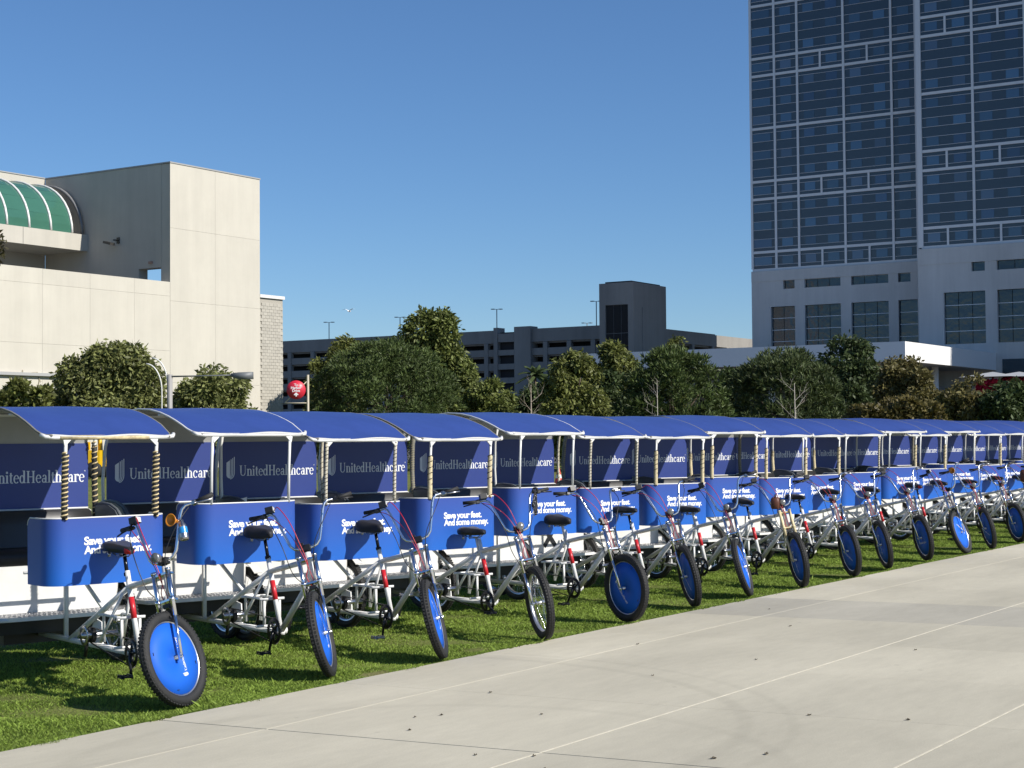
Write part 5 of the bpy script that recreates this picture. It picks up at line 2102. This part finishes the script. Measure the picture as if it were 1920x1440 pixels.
# palm in front of the garage
px_, py_ = g_at(1003, 250)
pt = empty('palm_tree', (px_, py_, 0), 'dark palm in front of the parking garage, right of its stair bay', 'tree')
MB().tube([(0, 0, 0), (.2, 0, 6), (.1, 0, 11.4)], [.28, .22, .18], 8).build('trunk', BARK, pt)
pm_ = MB()
for k in range(22):
    a = 2 * math.pi * k / 22 * 3.1
    el = R(65 - 85 * (k / 22))
    L = 3.2
    P0 = Vector((.1, 0, 11.4))
    pts = []
    for j in range(6):
        t = j / 5
        pts.append(P0 + Vector((math.cos(a) * math.cos(el) * L * t, math.sin(a) * math.cos(el) * L * t, math.sin(el) * L * t - 1.3 * t * t)))
    side = Vector((-math.sin(a), math.cos(a), 0))
    for j in range(5):
        wv = .45 * math.sin(math.pi * (j + .6) / 6)
        wv2 = .45 * math.sin(math.pi * (j + 1.4) / 6)
        pm_.add([pts[j] - side * wv - Vector((0, 0, .2)), pts[j], pts[j + 1], pts[j + 1] - side * wv2 - Vector((0, 0, .2))], [(0, 1, 2, 3)])
        pm_.add([pts[j] + side * wv - Vector((0, 0, .2)), pts[j], pts[j + 1], pts[j + 1] + side * wv2 - Vector((0, 0, .2))], [(0, 1, 2, 3)])
pm_.build('crown', GRD, pt)

# sprig reaching in at the left edge
x, y = g_at(-40, 60)
tr_ = empty('tree', (x, y, 0), 'tree whose leafy tip reaches in at the left edge below the glass vault', 'tree')
r = np.random.RandomState(5)
hh = hz(450, 0, 60)
c, d = crown_points(r, [(0, 0, hh - .4, .72, .5), (.25, -.35, hh - .1, .38, .30), (-.6, .6, hh - .8, .9, .7)], 160)
c = np.repeat(c, 9, 0) + r.normal(size=(1440, 3)) * .09
link('crown', np_mesh('crown', leaf_quads(r, c, .24, .2, .2, np.repeat(d, 9, 0) * .6), 4, leaf_mat('red_green', (.06, .055, .025))), tr_, kind='stuff')
trunk(tr_, hh, .14, 8, 4, .5)

# ------------------------------------------------------------------ street furniture at the left
x, y = g_at(555, 60)
sg = empty('direction_sign', (x, y, 0), 'round red direction sign with white lettering and an up arrow', 'sign')
zc = hz(731, 555, 60)
sm = MB()
face = math.atan2(-y, -x)
rotz = Matrix.Rotation(face, 4, 'Z')
sm.lathe([(0, .03), (.345, .03), (.345, -.01), (0, -.01)], (0, 0, 0), 'x', 40)
sroot = sm.build('sign_disc', mat('sign_red', (.55, .022, .045), .4), sg, mtx=Matrix.Translation((0, 0, zc)) @ rotz)
tx = MB()
for line, z in (('To', .135), ('Harbor', .03), ('Drive', -.075)):
    vs, fs = sans(line, .135, .02)
    cxm = (max(v[0] for v in vs) + min(v[0] for v in vs)) / 2
    tx.add([(.0345, (a - cxm), z + b) for a, b, c_ in vs], fs)
tx.add([(.034, -.022, -.24), (.034, .022, -.24), (.034, .022, -.14), (.034, -.022, -.14)], [(0, 1, 2, 3)])
for s in (-1, 1):
    tx.add([(.0355, 0, -.095), (.0355, .085 * s, -.175), (.0355, .055 * s, -.20), (.0355, 0, -.145)], [(0, 1, 2, 3)] if s < 0 else [(3, 2, 1, 0)])
tx.build('sign_lettering', PRINT, sroot)
pl = MB()
pl.tube([(-.03, .43, 0), (-.03, .43, zc + .55)], .045, 8)
pl.tube([(-.03, .43, zc + .35), (-.03, -.42, zc - .48)], .02, 6)
pl.tube([(-.03, .43, zc - .48), (-.03, -.42, zc - .48)], .02, 6)
pl.build('sign_post', mat('sign_post_tan', (.45, .40, .30), .6), sg, mtx=rotz)

x, y = g_at(318, 78)
sl_ = empty('street_lamp', (x, y, 0), 'grey street lamp with a long flat arm in front of the cream hall', 'lamp')
zt = hz(704, 318, 78)
ar = Vector((math.sin(YAW), -math.cos(YAW), 0))
MB().tube([(0, 0, 0), (0, 0, zt + .05)], .13, 4).build('pole', mat('lamp_pole_grey', (.30, .29, .28), .6), sl_)
m = MB()
m.tube([Vector((0, 0, zt - .05)), ar * 1.6 + Vector((0, 0, zt - .03)), ar * 3.2 + Vector((0, 0, zt))], [.045, .035, .035], 6)
m.build('arm', LP, sl_)
MB().tube([ar * 2.9 + Vector((0, 0, zt + .0)), ar * 3.3 + Vector((0, 0, zt - .05)), ar * 3.95 + Vector((0, 0, zt - .03))], [.10, .24, .24], 4).build('lamp_head', LP, sl_)

for i, (px, dd, rr_, lab) in enumerate(((303, 79, .0, 'outer white hoop arching beside the drooping tree'), (298, 79, .35, 'inner white hoop arching beside the drooping tree'))):
    x, y = g_at(314 if i == 0 else 303, dd)
    o = empty('hoop', (x, y, 0), lab, 'hoop', 'white hoops beside the drooping tree')
    zt = hz(671 if i == 0 else 682, 300, dd)
    pts = [Vector((0, 0, 0)), Vector((0, 0, zt - 1.3))] + [ar * (-(1.0 - math.cos(R(a))) * .75) + Vector((0, 0, zt - 1.3 + 1.3 * math.sin(R(a)))) for a in range(10, 91, 10)]
    MB().tube(pts, .035, 6).build('hoop', WHITE, o)

# yellow work lift glimpsed through the gap between the first two pedicabs
x, y = g_at(170, 80)
yl = empty('work_lift', (x, y, 0), 'yellow work lift partly hidden behind the nearest pedicab', 'work vehicle')
YEL = mat('lift_yellow', (.72, .43, .01), .45)
rot = Matrix.Rotation(math.atan2(ar.y, ar.x), 4, 'Z')
m = MB()
m.bx(-1.4, .62, -.8, .8, .55, 1.35)
m.bx(-1.5, -.2, -.7, .7, 1.36, 1.75)
m.build('body', YEL, yl, mtx=rot)
m = MB()
m.tube([(.42, 0, 1.3), (.47, 0, 2.0)], .10, 4)
m.tube([(.47, 0, 1.95), (-1.8, 0, 2.5)], .12, 4)
m.build('boom', YEL, yl, mtx=rot)
for dx in (-1.0, .35):
    for s in (-1, 1):
        m = MB()
        m.lathe([(0, -.14), (.36, -.14), (.40, -.09), (.40, .09), (.36, .14), (0, .14)], (dx, .85 * s, .40), 'y', 20)
        m.build('wheel', RUBBER, yl, mtx=rot)
m = MB()
for s in (-1, 1):
    m.tube([(-1.9, .5 * s, 2.3), (-1.9, .5 * s, 3.2), (-2.7, .5 * s, 3.2), (-2.7, .5 * s, 2.3)], .03, 5, closed=True)
m.bx(-2.75, -1.85, -.55, .55, 2.24, 2.3)
m.build('basket', LP, yl, mtx=rot)
# low plants at the foot of the drooping tree
x, y = g_at(195, 83)
r = np.random.RandomState(6)
c, d = crown_points(r, [(0, 0, .35, .9, .4), (-.8, .3, .3, .7, .35)], 240)
c = np.repeat(c, 9, 0) + r.normal(size=(2160, 3)) * .1
o = link('ground_shrub', np_mesh('ground_shrub', leaf_quads(r, c, .24, .2, .1, np.repeat(d, 9, 0) * .6), 4, GR1), loc=(x, y, 0))
tag(o, 'low green shrub at the foot of the drooping tree', 'shrub')

# red and white cone glimpsed between the fourth and fifth cab
x, y = g_at(1046, 60)
m = MB()
m.lathe([(.0, .74), (.03, .74), (.09, .45)], (0, 0, 0), 'z', 14, 0)
m.lathe([(.09, .45), (.12, .32)], (0, 0, 0), 'z', 14, 1)
m.lathe([(.12, .32), (.19, .03)], (0, 0, 0), 'z', 14, 0)
m.box((0, 0, .015), (.46, .46, .03), 0)
cone = empty('traffic_cone', (x, y, 0), 'small red and white traffic cone on the lawn behind the row', 'cone')
m.build('cone', [mat('cone_red', (.55, .05, .03), .5), WHITE], cone)

# a gull in the sky
x, y = g_at(655, 160)
gl = MB()
gl.lathe([(0, -.3), (.05, -.24), (.09, 0), (.06, .2), (0, .28)], (0, 0, 0), 'x', 8)
for s in (-1, 1):
    gl.add([(-.1, 0, .04), (.12, 0, .04), (.10, .45 * s, .22), (-.06, .45 * s, .22), (-.10, .95 * s, .12)], [(0, 1, 2, 3), (3, 2, 4)])
o = gl.build('gull', mat('gull_white', (.75, .75, .75), .7), loc=(x, y, hz(583, 655, 160)))
tag(o, 'tiny white gull flying in the blue sky left of centre', 'bird')
